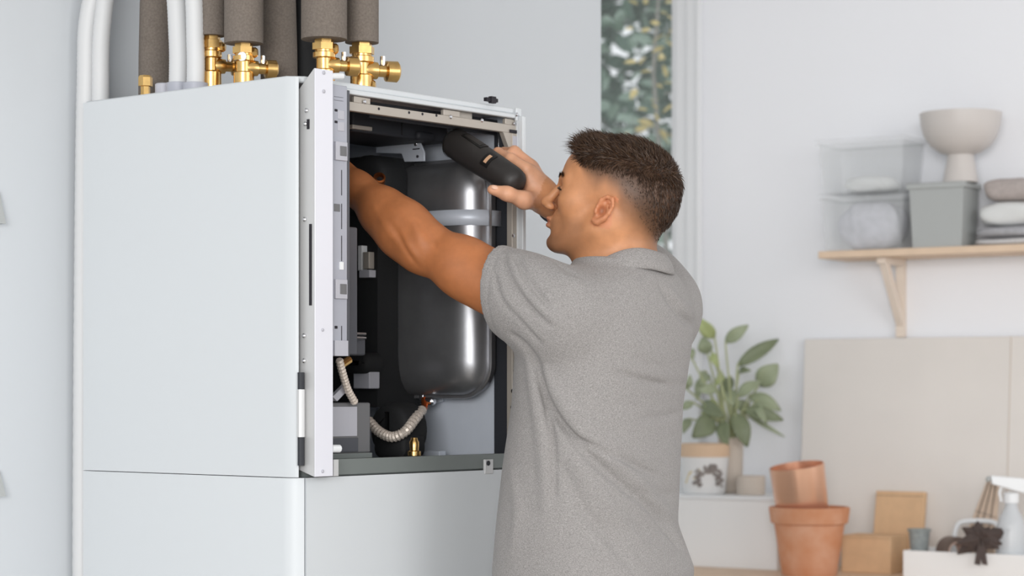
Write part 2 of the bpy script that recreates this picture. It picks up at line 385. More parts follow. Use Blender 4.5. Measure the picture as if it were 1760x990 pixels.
hpx(583, 450, 589, 464, M_WPLAST, 'clip_tab', .003); hpx(574, 350, 584, 364, M_PUMPBOX, 'clip_tab', .001); hpx(575, 560, 580, 565, M_SLOT, 'pin_hole', .0007)
hpx(573, 585, 596, 612, M_LABEL, 'lower_clip', .004)
a = B(570, 127, vF); MB().tube([B(566, 131, vF+.004), B(588, 131, vF+.004)], .006, 10).build('hinge_pin', M_WPLAST, boiler)
MB().tube([B(569, 771, vF+.004), B(583, 771, vF+.004)], .007, 10).build('hinge_pin', M_WPLAST, boiler)
a = B(571, 790, vF+.004); b = B(579, 818, vF+.004); MB().box((a.x, vF, b.z), (b.x, vF+.006, a.z)).build('tray_foot', M_SHEET, boiler)

def pbox(x0, y0, x1, y1, v, d, m, nm, bevel=.001, parent=boiler):
    a = B(x0, (y0+y1)/2, v); b = B(x1, (y0+y1)/2, v); t = B((x0+x1)/2, y0, v).z; l = B((x0+x1)/2, y1, v).z
    return MB().box((a.x, v, l), (b.x, v+d, t)).build(nm, m, parent, bevel=bevel)
# upper interior: what hangs on the right inner side is laid out on planes of constant u
def ubox(x0, y0, x1, y1, u, d, m, nm, bevel=.001, parent=boiler):
    a = Bu(x0, (y0+y1)/2, u); b = Bu(x1, (y0+y1)/2, u); t = Bu((x0+x1)/2, y0, u).z; l = Bu((x0+x1)/2, y1, u).z
    return MB().box((u, b.y, l), (u+d, a.y, t)).build(nm, m, parent, bevel=bevel)
def uscrew(px, py, u, m=M_CHROME, r=.005, parent=boiler):
    MB().lathe(Bu(px, py, u), (-1, 0, 0), [(r, 0), (r, .0015), (r*.55, .003)], 10).build('screw', m, parent)
pbox(606, 196, 770, 236, .14, .16, M_DARK, 'upper_duct', .004)
pbox(690, 200, 692, 232, .139, .01, M_BLACK, 'duct_joint', .0003)
pbox(606, 216, 640, 223, .135, .02, M_BEIGE, 'duct_strip')
ubox(600, 236, 648, 246, .52, .01, M_GALV, 'cross_bar')
UB = .525
br = MB().prism([Bu(x, y, UB) for x, y in ((646, 237), (700, 236), (701, 231), (716, 229), (722, 245), (729, 262), (729, 277), (695, 278), (690, 264), (646, 263))], (.004, 0, 0)).build('tank_bracket', M_GALV, boiler, bevel=.0008)
for px, py in ((660, 241), (715, 247)): uscrew(px, py, UB, M_CHROME, .005, br)
uscrew(718, 269, UB, M_SLOT, .003, br); ubox(709, 255, 721, 257, UB-.0006, .002, M_SLOT, 'bracket_slot', .0003, br)
pbox(720, 226, 748, 241, .13, .04, M_DARK, 'duct_end', .006)
ubox(854, 216, 857, 300, .60, .003, M_CHROME, 'edge_trim', .0004)
ubox(849, 218, 880, 782, .604, .008, M_DARK, 'dark_side_strip')  # dark band along the front edge of the inner side wall
def rr(w, h, r, n=6):
    out = []
    for sx, sz, a0 in ((1, 1, 0), (-1, 1, 90), (-1, -1, 180), (1, -1, 270)):
        for i in range(n+1):
            a = math.radians(a0+90*i/n); out.append((sx*(w-r)+r*math.cos(a), sz*(h-r)+r*math.sin(a)))
    return out
def upuff(x0, y0, x1, y1, u, d, r, layers, m, nm, n=6):
    cx, cy = (x0+x1)/2, (y0+y1)/2; c = Bu(cx, cy, u); w = (Bu(x0, cy, u).y-Bu(x1, cy, u).y)/2; h = (Bu(cx, y0, u).z-Bu(cx, y1, u).z)/2
    return MB().rings([[(u+d*f, c.y-a, c.z+b) for a, b in rr(w-ins, h-ins, max(.002, min(r, min(w, h)*.98)-ins*.6), n)] for f, ins in layers]).build(nm, m, boiler, angle=40)
SOFT = [(0, .018), (.04, .009), (.1, .003), (.2, 0), (1, 0)]
upuff(590, 266, 657, 372, .44, .07, .045, SOFT, M_BLACK, 'valve_insulation')
MB().box((.46, Bu(649, 500, .46).y, Bu(640, 700, .46).z), (.60, .53, Bu(640, 268, .46).z)).build('black_partition', M_BLACK, boiler)
cf = Bu(650, 309, .437); MB().lathe(cf+Vector((.012, .01, -.008)), (-.55, -.6, .42), [(.009, 0), (.012, .004), (.012, .026), (.0085, .027), (.008, .006)], 16, False).build('copper_fitting', M_COPPER, boiler)
# steel expansion tank fixed to the right inner side
UT, TD = .520, .092
tv0, tv1 = .040, .318
tz1 = Bu(740, 281, .55).z; tz0 = Bu(740, 679, .55).z
tcv, tcz = (tv0+tv1)/2, (tz0+tz1)/2; tw = (tv1-tv0)/2; th = (tz1-tz0)/2
def trings(lay): return [[(UT+TD*f, tcv-a, tcz+b) for a, b in rr(tw-ins, th-ins, max(.01, .062-ins*.8), 10)] for f, ins in lay]
MB().rings(trings([(0, .10), (.008, .075), (.04, .05), (.1, .03), (.2, .014), (.32, .005), (.45, 0), (.8, 0), (.95, .02), (1, .05)])).build('expansion_tank', M_TANK, boiler, angle=60)
MB().rings(trings([(.52, 0), (.52, -.006), (.56, -.0075), (.60, -.006), (.60, 0)])).build('tank_seam', M_TANK, boiler, angle=60)
zs1 = Bu(800, 359, UT).z; zs0 = Bu(800, 386, UT).z
prof = [(tv1, .45), (tv1-.02, .13), (tv1-.06, -.02), (tcv, -.035), (tv0+.07, -.03), (tv0+.035, .05), (tv0+.008, .25), (tv0-.004, .5), (tv0-.006, .95)]
k = len(prof); link('tank_strap', [(UT+TD*f-.002, v, z) for z in (zs0, zs1) for v, f in prof], [(i, i+1, k+i+1, k+i) for i in range(k-1)], M_GALV, boiler).modifiers.new('solid', 'SOLIDIFY').thickness = .002
# tank outlet, brass elbow, braided hoses, pump
MB().tube([Bu(728, 664, .575), Bu(728, 690, .575)], .009, 12).build('tank_outlet', M_CHROME, boiler)
MB().lathe(Bu(734, 690, .565), (0, 1, 0), [(.005, -.02), (.008, -.016), (.008, .010), (.005, .018)], 12).build('outlet_nut', M_CHROME, boiler)
MB().tube(bez([Bu(729, 686, .565), Bu(730, 700, .55), Bu(724, 709, .52)], 12), .0065, 10).build('brass_elbow', M_COPPER, boiler)
hb = bez([Bu(726, 704, .50), Bu(712, 722, .44), Bu(696, 742, .405), Bu(674, 751, .395), Bu(652, 742, .395), Bu(634, 724, .40)], 45)
MB().tube(hb, [.0084+.0022*(i % 2) for i in range(len(hb))], 12).build('braided_hose', M_BRAID, boiler, angle=12)
hb = bez([B(583, 618, .02), B(590, 645, .03), B(598, 670, .04), B(610, 692, .05)], 30)
MB().tube(hb, [.0060+.0017*(i % 2) for i in range(len(hb))], 10).build('braided_hose', M_BRAID, boiler, angle=12)
lb = MB().prism([Bu(x, y, .60) for x, y in ((645, 655), (760, 655), (760, 690), (722, 700), (664, 704), (645, 696))], (.004, 0, 0)).build('lower_bracket', M_GALV, boiler)
ubox(661, 655, 664, 706, .592, .01, M_CHROME, 'bracket_rib', .0005, lb); ubox(676, 681, 688, 691, .598, .004, M_SLOT, 'bracket_cutout', .0005, lb)
upuff(632, 692, 698, 786, .42, .06, .05, SOFT, M_BLACK, 'pump_insulation')
upuff(640, 742, 694, 787, .41, .06, .018, [(0, .008), (.06, .002), (.1, 0), (1, 0)], M_BLACK, 'pump_base')
bb = Bu(712, 783, .385); MB().lathe(bb, (0, 0, 1), [(.013, 0), (.013, .008), (.009, .01), (.009, .016), (.0095, .016), (.0095, .026), (.007, .03), (.006, .034)], 14).build('brass_drain', M_BRASS, boiler)
ubox(728, 775, 755, 784, .56, .02, M_GALV, 'base_clip')
# pump controller box and neighbours
pbox(568, 692, 637, 779, .06, .09, M_PUMPBOX, 'pump_controller', .003)
lb = pbox(568, 699, 614, 750, .0585, .003, M_LABEL, 'controller_label', .0005)
pbox(568, 753, 616, 777, .0575, .003, M_DPLASTIC, 'controller_socket', .001)
pbox(570, 779, 640, 788, .05, .12, M_RAILG, 'controller_base')
ubox(607, 634, 635, 668, .42, .03, M_LABEL, 'white_connector', .002); ubox(623, 612, 635, 628, .42, .02, M_LABEL, 'white_connector', .002)
upuff(588, 606, 628, 642, .40, .05, .018, SOFT, M_BLACK, 'cable_gland')
MB().tube([B(585, 628, .09), B(600, 618, .09)], .008, 10).build('brass_stub', M_BRASS, boiler)
pbox(600, 577, 629, 611, .09, .05, M_DPLASTIC, 'junction_box', .004)
for y in (573, 580): MB().tube([B(600, y, .08), B(628, y+1, .08)], .0028, 8).build('metal_pin', M_CHROME, boiler)
MB().prism([B(572, 682, .05), B(594, 660, .05), B(601, 668, .05), B(580, 690, .05)], (0, .01, 0)).build('cable_clip', M_LABEL, boiler, bevel=.001)
ubox(615, 422, 622, 465, .445, .02, M_WPLAST, 'terminal_block'); ubox(624, 433, 634, 462, .445, .02, M_BEIGE, 'terminal_block'); ubox(617, 464, 635, 477, .442, .02, M_LABEL, 'terminal_clip')

# ------------------------------------------------------------ foam pipes, brass valves, hoses on top of the boiler
def Bw(px, py, v): q = B(px, py, v); return BW(q.x, q.y, q.z)
def foam_pipe(label, px, ybot, r, u, bend=0, valve=None):
    v = Bu(px, 100, u).y
    c = Bw(px, ybot, v); zb = c.z
    t = empty('insulated_pipe', (c.x, c.y, TOPZ), ANG, label, 'pipe', 'foam pipes on top of the boiler')
    zl = zb-TOPZ; H = CEILZ-TOPZ
    pts = [(0, 0, max(zl, 0))]+[(-bend*max(0, min(1, (i/12-.0)*2.2))**2*.5, 0, max(zl, 0)+(H-max(zl, 0))*i/12) for i in range(1, 13)]
    mb = MB().tube(pts, r, 24); mb.build('foam_sleeve', M_FOAM, t)
    if valve:
        s = valve
        z = max(zl, 0)
        mm = MB(); mm.lathe((0, 0, 0), (0, 0, 1), [(.019*s, 0), (.019*s, z*.35), (.014*s, z*.38), (.014*s, z*.60), (.020*s, z*.62), (.020*s, z*.72), (.016*s, z*.74), (.016*s, z*.8)], 20)
        mm.build('valve_body', M_BRASS, t, angle=30)
        MB().lathe((0, 0, z*.78), (0, 0, 1), [(.021*s, 0), (.021*s, z*.14), (.017*s, z*.15), (.017*s, z*.26)], 6).build('hex_nut', M_BRASS, t, angle=20)
        dv = Vector((.85, -.45, 0)).normalized()
        MB().lathe(Vector((0, 0, z*.47)), dv, [(.012*s, 0), (.016*s, .012), (.014*s, .022*s+.004), (.010*s, .028*s), (.010*s, .040*s), (.017*s, .042*s), (.0175*s, .06*s), (.014*s, .063*s)], 16).build('valve_knob', M_BRASS, t, angle=30)
        q = Vector((0, 0, z*.47))+dv*.036*s
        MB().tube([q, q+Vector((0, 0, .024*s))], .0045*s, 8).build('bleed_pin', M_CHROME, t)
        MB().lathe(Vector((0, 0, z*.15 if s > 1.05 else z*.8)), (.55, -.83, 0), [(.009*s, .012), (.010*s, .022), (.007*s, .026)], 8).build('drain_plug', M_BRASS, t, angle=25)
    return t
foam_pipe('brown-grey foam pipe left of the white hoses', 266, 200, .0315, .10, bend=-.05)
foam_pipe('narrow foam pipe directly right of the white hoses with brass valve', 364, 62, .0255, .07, valve=.95)
t = foam_pipe('foam pipe ending above a brass valve with a paper tag', 419, 75, .0360, .08, valve=1.0)
zt_ = Bw(408, 97, Bu(408, 97, .06).y).z-TOPZ; MB().lathe((-.0135, -.0105, zt_), (-.9, -.43, 0), [(.0085, 0), (.0085, .0025), (.003, .003)], 14).build('paper_tag', M_WPLAST, t)
foam_pipe('bent foam pipe running down onto the boiler without a valve', 480, 200, .0350, .21, bend=.07)
foam_pipe('widest foam pipe above the brass valve nearest the open tray', 557, 68, .0420, .155, valve=1.05)
foam_pipe('rightmost foam pipe with the brass valve beside the grey wall', 622, 74, .0315, .265, valve=1.15)
q = Bw(528, 118, Bu(528, 118, .28).y); t = empty('insulated_pipe', (q.x, q.y, TOPZ), ANG, 'black short pipe elbow half hidden behind the widest foam pipe', 'pipe')
MB().tube([(0, 0, 0), (0, 0, .10), (0, 0, CEILZ-TOPZ)], [.028, .03, .03], 16).build('foam_sleeve', M_BLACK, t)
q = Bw(250, 150, Bu(250, 150, .022).y); t = empty('brass_cap_fitting', (q.x, q.y, TOPZ), ANG, 'small brass hexagonal cap fitting on top left of boiler', 'fitting')
zc = q.z-TOPZ; MB().lathe((0, 0, 0), (0, 0, 1), [(.009, 0), (.009, zc+.001), (.0135, zc+.002), (.0135, zc+.018), (.011, zc+.022)], 6).build('hex_cap', M_BRASS, t, angle=20)
for px, vv, pxl, lab in ((307, .235, 150, 'outer white ribbed drain hose arching over and running down behind the boiler'), (336, .21, 174, 'inner white ribbed drain hose arching down just behind the boiler')):
    s = Bw(px, 147, Bu(px, 147, .04).y); zz = s.z; top = TOPZ+.52
    if pxl == 150: e = BW(*Bu(137, 300, -.02).xy, 0); ez = .02; e = BW(B(141, 300, DEP+.022).x, DEP+.022, 0)
    else: e = Bu(176, 150, .03); e = BW(e.x, e.y, 0); ez = TOPZ+.003
    if pxl == 174:
        pts = [(s.x, s.y, TOPZ), (s.x, s.y, TOPZ+.08), (s.x-.008, s.y, TOPZ+.22), (s.x-.05, s.y+.01, TOPZ+.37), ((s.x+e.x)/2, (s.y+e.y)/2, TOPZ+.44), (e.x+.03, e.y, TOPZ+.33), (e.x, e.y, TOPZ+.15), (e.x-.004, e.y, TOPZ+.0)]
    else:
        pts = [(s.x, s.y, TOPZ), (s.x, s.y, TOPZ+.1), (s.x-.012, s.y, TOPZ+.24), (s.x-.06, s.y+.01, TOPZ+.41), ((s.x+e.x)/2, (s.y+e.y)/2, TOPZ+.5), (e.x+.08, e.y, TOPZ+.38), (e.x+.018, e.y, TOPZ+.19), (e.x+.008, e.y, TOPZ+.02), (e.x+.003, e.y, 1.5), (e.x, e.y, 1.0), (e.x-.002, e.y, .3), (e.x-.002, e.y, .02)]
    hp = bez(pts, 420 if pxl == 150 else 200)
    o = MB().tube(hp, [(.0185 if pxl == 150 else .0165)+.0006*(i % 2) for i in range(len(hp))], 16).build('drain_hose', M_HOSE, None, angle=60)
    tag(o, lab, 'hose', 'white drain hoses')
    cu = MB().lathe((s.x, s.y, TOPZ), (0, 0, 1), [(.024, 0), (.024, max(.006, zz-TOPZ+.004)), (.02, max(.007, zz-TOPZ+.005))], 20).build('hose_collar', M_PLASTIC, o)
q = Bw(281, 148, Bu(281, 148, .035).y); o = MB().lathe((q.x, q.y, TOPZ), (0, 0, 1), [(.016, 0), (.016, q.z-TOPZ+.003), (.013, q.z-TOPZ+.005)], 16).build('blanking_cap', M_LABEL)
tag(o, 'grey plastic blanking cap beside the hose collars on the boiler top', 'cap')
# pale wall hooks at the left edge
for y0, y1 in ((328, 385), (808, 853)):
    b0 = B(7, y1, VW-.012); b1 = B(-30, y1, VW-.012); z1 = B(0, y0, VW-.012).z
    mb = MB().rings([[BW(x, v, z) for x, v in ((b1.x+s*.6, VW), (b1.x+s*.6, VW-d), (b0.x-s, VW-d), (b0.x-s, VW))] for z, s, d in ((b0.z, 0, .018), (z1, .007, .008))])
    tag(mb.build('wall_bracket', M_GREYBOX), 'small pale grey wall bracket cut by the left edge, %s one' % ('upper' if y0 < 500 else 'lower'), 'bracket', 'wall brackets')


# ------------------------------------------------------------ background: table, shelf and what stands on them
TZ = .775
def wthing(name, px, py, off, label, cat, group=None, z=None):
    p = W(px, py, off); return empty(name, (p.x, p.y, p.z if z is None else z), WANG, label, cat, group)
def span(px0, px1, off):      # local x of both ends relative to the wall origin
    return Wl(px0, 800, off).x, Wl(px1, 800, off).x
def wz(px, py, off): return W(px, py, off).z
def scale(px, off): return W(px, 700, off).y/FPX
# work table
xa, xb = span(1080, 1757, .5); t = empty('work_table', WW(xa, 0, 0), WANG, 'tan wooden work table along the white wall, just in frame', 'table')
L = xb-xa+.7
MB().box((0, -.62, TZ-.03), (L, -.012, TZ)).build('table_top', M_WOODT, t, bevel=.003)
for x in (.04, L-.09):
    for y in (-.6, -.1): MB().box((x, y, 0), (x+.05, y+.05, TZ-.03)).build('leg', M_WOODT, t, bevel=.003)
# leaning board
o = .03; x0, x1 = span(1383, 1757, o); t = wthing('leaning_board', 1383, 583, o, 'large plain greige board leaning against the wall below the shelf', 'board', z=TZ)
zt = wz(1383, 583, o)-TZ
MB().hexa([(0, -.05, 0), (1.0, -.05, 0), (1.0, -.036, 0), (0, -.036, 0), (0, 0, zt), (1.0, 0, zt), (1.0, .014, zt), (0, .014, zt)]).build('panel', M_BOARD, t, bevel=.002)
MB().hexa([(x1-x0-.035, -.052, 0), (x1-x0-.033, -.052, 0), (x1-x0-.033, -.049, 0), (x1-x0-.035, -.049, 0), (x1-x0-.035, -.002, zt), (x1-x0-.033, -.002, zt), (x1-x0-.033, .001, zt), (x1-x0-.035, .001, zt)]).build('panel_seam', M_GREIGE, t)
# wall shelf
SO = .2; p = W(1406, 432, SO); sx = Wl(1406, 432, SO).x; SZ = p.z; stn = 12.5*scale(1406, SO)
sh = empty('wall_shelf', WW(sx, 0, SZ), WANG, 'pale wooden wall shelf on a triangular bracket', 'shelf')
MB().box((0, -SO, -stn), (1.3, -.001, 0)).build('shelf_board', M_WOODT, sh, bevel=.002)
for bx in (Wl(1549, 500, .01).x-sx, Wl(1549, 500, .01).x-sx+.62):
    hb_ = SZ-stn-wz(1549, 580, .01)
    br = MB().box((bx-.014, -.022, -stn-hb_), (bx+.014, -.001, -stn)).build('bracket', M_PINE, sh, bevel=.002)
    MB().box((bx-.014, -.165, -stn-.020), (bx+.014, -.022, -stn)).build('bracket_arm', M_PINE, br, bevel=.002)
    MB().hexa([(bx-.012, -.150, -stn-.02), (bx+.012, -.150, -stn-.02), (bx+.012, -.122, -stn-.02), (bx-.012, -.122, -stn-.02)][:0] or
              [(bx-.012, -.022, -stn-hb_*.86), (bx+.012, -.022, -stn-hb_*.86), (bx+.012, -.022, -stn-hb_*.68), (bx-.012, -.022, -stn-hb_*.68),
               (bx-.012, -.152, -stn-.018), (bx+.012, -.152, -stn-.018), (bx+.012, -.122, -stn-.018), (bx-.012, -.122, -stn-.018)]).build('bracket_brace', M_PINE, br, bevel=.002)
    MB().lathe((bx, -.022, -stn-hb_+.018), (0, -1, 0), [(.004, 0), (.003, .002)], 10).build('screw', M_PINE, br)
def bin_box(name, px0, px1, ytop, off, depth, z, mats, label, taper=.012, lid=True):
    x0, x1 = span(px0, px1, off); h = wz((px0+px1)/2, ytop, off)-z; w = x1-x0; tp = taper
    t = empty(name, WW(x0, off, z), WANG, label, 'box')
    th = .003
    b0 = (tp, tp, w-tp, depth-tp); b1 = (0, 0, w, depth)
    def ring(b, zz, i): return [(b[0]+i, b[1]+i, zz), (b[2]-i, b[1]+i, zz), (b[2]-i, b[3]-i, zz), (b[0]+i, b[3]-i, zz)]
    hh = h-.012
    MB().rings([ring(b0, .0, 0), ring(b1, hh, 0), ring(b1, hh, th), ring(b0, th, th)]).build('body', mats[0], t, bevel=.004)
    r = .006
    MB().rings([ring((-r, -r, w+r, depth+r), hh-.008, 0), ring((-r, -r, w+r, depth+r), h-.003, 0), ring((-r, -r, w+r, depth+r), h, .006), ring((-r, -r, w+r, depth+r), hh-.002, .0065), ] if not lid else
               [ring((-r, -r, w+r, depth+r), hh-.006, 0), ring((-r, -r, w+r, depth+r), h-.003, 0), ring((-r, -r, w+r, depth+r), h, .006)]).build('lid' if lid else 'rim', mats[1], t, bevel=.0015)
    return t, x0, x1, h
def lump(name, x, off, z, rx, ry, rz, m, label, cat='cloth', group=None, seed=0, folds=3, k=.22):
    rng = np.random.default_rng(seed); ph = rng.uniform(0, 6.28, 8)
    n, mm = 36, 14; rg = []
    for i in range(mm+1):
        tt = math.pi*(.03+.94*i/mm); row = []
        for j in range(n):
            a = 2*math.pi*j/n
            e = lambda q, pw: math.copysign(abs(q)**pw, q)
            w = 1+k*.35*math.sin(folds*a+ph[0]+2*math.cos(tt+ph[1]))+k*.3*math.sin(5*a+ph[2]+3*tt)
            row.append((rx*e(math.cos(a), .6)*math.sin(tt)**.6*w, ry*e(math.sin(a), .6)*math.sin(tt)**.6*w, rz*(1-e(math.cos(tt), .75)*(1+k*.5*math.sin(4*a+ph[3])*math.sin(tt)))))
        rg.append(row)
    o = MB().rings(rg).build(name, m, None, angle=80)
    mnz = min(v.co.z for v in o.data.vertices)
    o.location = WW(x, off, z-mnz); o.rotation_euler = (0, 0, WANG)
    return tag(o, label, cat, group)
t1, x0, x1, h1 = bin_box('clear_storage_box', 1410, 1553, 330, .185, .165, SZ, (M_CLEAR, M_CLEAR), 'lower clear plastic storage box on the wooden shelf')
lump('folded_cloth', (x0+x1)/2+.005, .105, SZ+.004, .098, .056, (h1-.03)/2, M_TEXLIL, 'pale lilac cloth bundle inside the lower clear box', seed=3)
t2, x2, x3, h2 = bin_box('clear_storage_box', 1406, 1553, 236, .185, .165, SZ+h1, (M_CLEAR, M_CLEAR), 'upper clear plastic storage box stacked on the other clear box')
lump('folded_cloth', (x2+x3)/2+.0, .105, SZ+h1+.004, .078, .05, .024, M_TOWELW, 'white cloth lying in the upper clear box', seed=5)
t3, x4, x5, h3 = bin_box('grey_storage_box', 1562, 1655, 313, .19, .13, SZ, (M_GREYBOX, M_GREYBOX), 'matte grey storage box on the shelf under the pedestal bowl', taper=.008)
# pedestal bowl on the grey box
bo = .135; p = W(1651, 300, bo); bz = SZ+h3; sc = scale(1651, bo)
t = empty('pedestal_bowl', (p.x, p.y, bz), 0, 'greige footed bowl standing on the grey box', 'bowl')
H = wz(1651, 195, bo)-bz; hb_ = wz(1651, 266, bo)-bz; R = 70*sc
MB().lathe((0, 0, 0), (0, 0, 1), [(31*sc, 0), (30*sc, .004), (24*sc, hb_*.75), (22*sc, hb_+.004)], 36).build('foot', M_BOWL, t)
MB().lathe((0, 0, 0), (0, 0, 1), [(22*sc, hb_-.001), (R*.5, hb_+.006), (R*.72, hb_+.2*(H-hb_)), (R*.89, hb_+.45*(H-hb_)), (R*.97, hb_+.72*(H-hb_)), (R, H), (R-.004, H), (R*.93, hb_+.72*(H-hb_)), (R*.84, hb_+.47*(H-hb_)), (R*.66, hb_+.26*(H-hb_)), (.01, hb_+.012)], 48).build('bowl_body', M_BOWL, t)
# folded textiles
xx = Wl(1735, 400, .1).x; s_ = scale(1735, .1)
z = SZ
for m, hpx_, wpx, lab, sd in ((M_TOWELR, 14, 70, 'ribbed pale textile at the bottom of the folded stack', 1), (M_TOWELG, 20, 60, 'grey textile second from the bottom of the folded stack', 2),
                          (M_TOWELW, 42, 56, 'fluffy white textile in the middle of the folded stack', 6), (M_TOWELT, 40, 48, 'taupe textile on top of the folded stack', 8)):
    hh = hpx_*s_; o = lump('folded_textile', xx+.015, .1, z, wpx*s_, .07, hh/2, m, lab, 'textile', 'folded textiles on the shelf', sd, 2, .12); z += hh*1.0
# white box on the table under the plant
BO = .32; x0, x1 = span(1110, 1336, BO); bt = wz(1250, 852, BO)
t = empty('white_cabinet', WW(x0, BO, TZ), WANG, 'white cabinet box on the table carrying the plant', 'cabinet')
MB().box((0, 0, 0), (x1-x0, .235, bt-TZ-.012)).build('carcass', M_WBOX, t, bevel=.002)
MB().box((-.003, -.006, bt-TZ-.012), (x1-x0+.003, .235, bt-TZ)).build('top_board', M_WPLAST, t, bevel=.002)
# printed jar
jo = .25; p = W(1211, 850, jo); sc = scale(1211, jo); t = empty('printed_jar', (p.x, p.y, bt), 0, 'white ceramic jar with dark botanical print and tan rim', 'jar')
H = wz(1211, 762, jo)-bt
MB().lathe((0, 0, 0), (0, 0, 1), [(33*sc, 0), (36*sc, .006), (41*sc, H*.7), (41.5*sc, H*.75)], 36).build('jar_body', M_POT, t)
MB().lathe((0, 0, 0), (0, 0, 1), [(43*sc, H*.74), (43*sc, H*.97), (40*sc, H), (36*sc, H), (35*sc, H*.8)], 36).build('rim', M_POTBAND, t)
rng = np.random.default_rng(9)
def on_jar(pxo, zf): 
    a = math.asin(max(-.98, min(.98, pxo/40.0))); r = (36+5*zf/.7)*sc+.0008; return Vector((r*math.sin(a), -r*math.cos(a), H*zf)), a
v = []; f = []
for i in range(90):
    ang = rng.uniform(math.radians(-25), math.radians(205)); rad = rng.uniform(15, 29)
    px_ = 4+rad*math.cos(ang)*.95; zf = .26+rad*math.sin(ang)*.0115
    if not .04 < zf < .68 or abs(px_) > 38: continue
    c, a = on_jar(px_, zf); tx = Vector((math.cos(a), math.sin(a), 0)); up = Vector((0, 0, 1)); r_ = rng.uniform(.004, .009); k = len(v); th0 = rng.uniform(0, 6.28)
    nrm = Vector((math.sin(a), -math.cos(a), 0))*.0008*rng.uniform(.3, 1)
    for q in range(7):
        rr_ = r_*(1 if q % 2 else .6); v.append(c+nrm+tx*math.cos(th0+q*.9)*rr_+up*math.sin(th0+q*.9)*rr_)
    f.append(tuple(range(k, k+7)))
link('botanical_print', v, f, M_PRINT, t, smooth=False)
v = []
for px_, zf in ((-36, .22), (-28, .45), (-10, .50), (-20, .32)): c, a = on_jar(px_, zf); v.append(c+Vector((math.sin(a), -math.cos(a), 0))*.0012)
link('yellow_leaf_print', v, [(0, 1, 2, 3)], M_YELLOW, t, smooth=False)
# plant in greige pot
po = .135; p = W(1256, 850, po); sc = scale(1256, po); PH = wz(1256, 752, po)-bt
plant = empty('potted_plant', (p.x, p.y, bt), 0, 'green leafy houseplant in a greige pot behind the printed jar', 'plant')
MB().lathe((0, 0, 0), (0, 0, 1), [(18*sc, 0), (20*sc, .004), (22*sc, PH), (20.5*sc, PH), (20*sc, PH-.015), (.004, PH-.016)], 32).build('pot', M_GREIGE, plant)
MB().lathe((0, 0, 0), (0, 0, 1), [(19.5*sc, PH-.017), (19.5*sc, PH-.012), (.004, PH-.009)], 24).build('soil', M_SOIL, plant)
M_LEAFS = [mat('leaf_dark', (124, 134, 104), .45, noise=.1, nscale=30), mat('leaf_mid', (158, 168, 138), .45, noise=.08, nscale=30), mat('leaf_light', (178, 190, 134), .45, noise=.08, nscale=30)]  # leaf colours paled to include the background haze
M_STEM = mat('leaf_stem', (178, 184, 142), .5)
def ploc(px, py, dd): q = P(px, py, p.y+dd); return q-Vector((p.x, p.y, bt))
LV = [(1228,580,1197,545,13,2,-.03),(1247,588,1286,559,12,1,0),(1216,608,1208,579,14,1,.05),(1268,628,1338,583,13,0,.02),(1304,662,1337,626,20,1,.03),(1270,640,1291,637,7,0,.05),
      (1268,682,1308,656,12,1,-.02),(1288,680,1342,706,14,1,.0),(1278,704,1346,722,13,0,-.04),(1288,716,1349,751,4,1,.03),(1232,668,1199,672,10,1,-.05),(1226,718,1190,752,20,0,-.06),
      (1262,710,1284,768,17,0,-.05),(1242,722,1250,768,13,0,-.07),(1206,650,1197,688,9,1,.04),(1192,692,1170,704,8,1,.0),(1256,648,1240,692,13,0,.06),(1190,618,1183,598,8,1,.03),
      (1224,606,1234,632,7,2,-.02),(1208,692,1246,716,14,0,-.04),(1254,670,1262,700,13,1,.02),(1300,690,1318,728,8,1,-.03),(1214,640,1202,662,11,1,.06),(1180,668,1186,644,7,1,.0),(1230,690,1206,712,12,2,-.02),(1262,690,1290,712,12,1,.03),(1185,720,1174,745,9,1,.0),(1240,640,1228,664,8,2,.05)]
for bx_, by_, tx_, ty_, hw, mi, dd in LV:
    b = ploc(bx_, by_, dd); tp = ploc(tx_, ty_, dd+random.uniform(-.05, .03)); ax = tp-b; side = ax.cross(Vector((random.uniform(-.4, .4), -1, random.uniform(-.2, .5)))).normalized(); nn = side.cross(ax).normalized()
    v = []; f = []
    for i in range(8):
        s = i/7; wv = hw*sc*math.sin(math.pi*min(1, s*.94+.03))**.75*(1.15-.45*s); ctr = b+ax*s+nn*.012*math.sin(math.pi*s)
        for e in (-1, -.5, 0, .5, 1): v.append(ctr+side*wv*e+nn*abs(e)*wv*.28)
    for i in range(7):
        for j in range(4): f.append((i*5+j, i*5+j+1, i*5+j+6, i*5+j+5))
    lf = link('leaf', v, f, M_LEAFS[mi], plant, angle=70); lf.modifiers.new('solid', 'SOLIDIFY').thickness = .0008
    root = Vector((random.uniform(-.015, .015), random.uniform(-.015, .015), PH-.012))
    MB().tube(bez([root, (root+b)/2+Vector((random.uniform(-.004, .004), 0, .02)), b, b+ax*.15], 12), [.0035]*5+[.0026]*8, 7).build('stem', M_STEM, plant) if False else \
    MB().tube(bez([root, (root+b)/2+Vector((0, 0, .015)), b, b+ax*.15], 12), .003, 7).build('stem', M_STEM, plant)
# little drum
jo = .2; pp = W(1290, 850, jo); sc2 = scale(1290, jo)
t = MB().lathe((0, 0, 0), (0, 0, 1), [(24*sc2, 0), (25*sc2, .002), (25.5*sc2, 30*sc2), (24*sc2, 32*sc2), (22*sc2, 32*sc2)], 28).build('small_pot', M_GREIGE)
t.location = (pp.x, pp.y, bt); tag(t, 'small squat greige pot on the white cabinet beside the plant', 'pot')
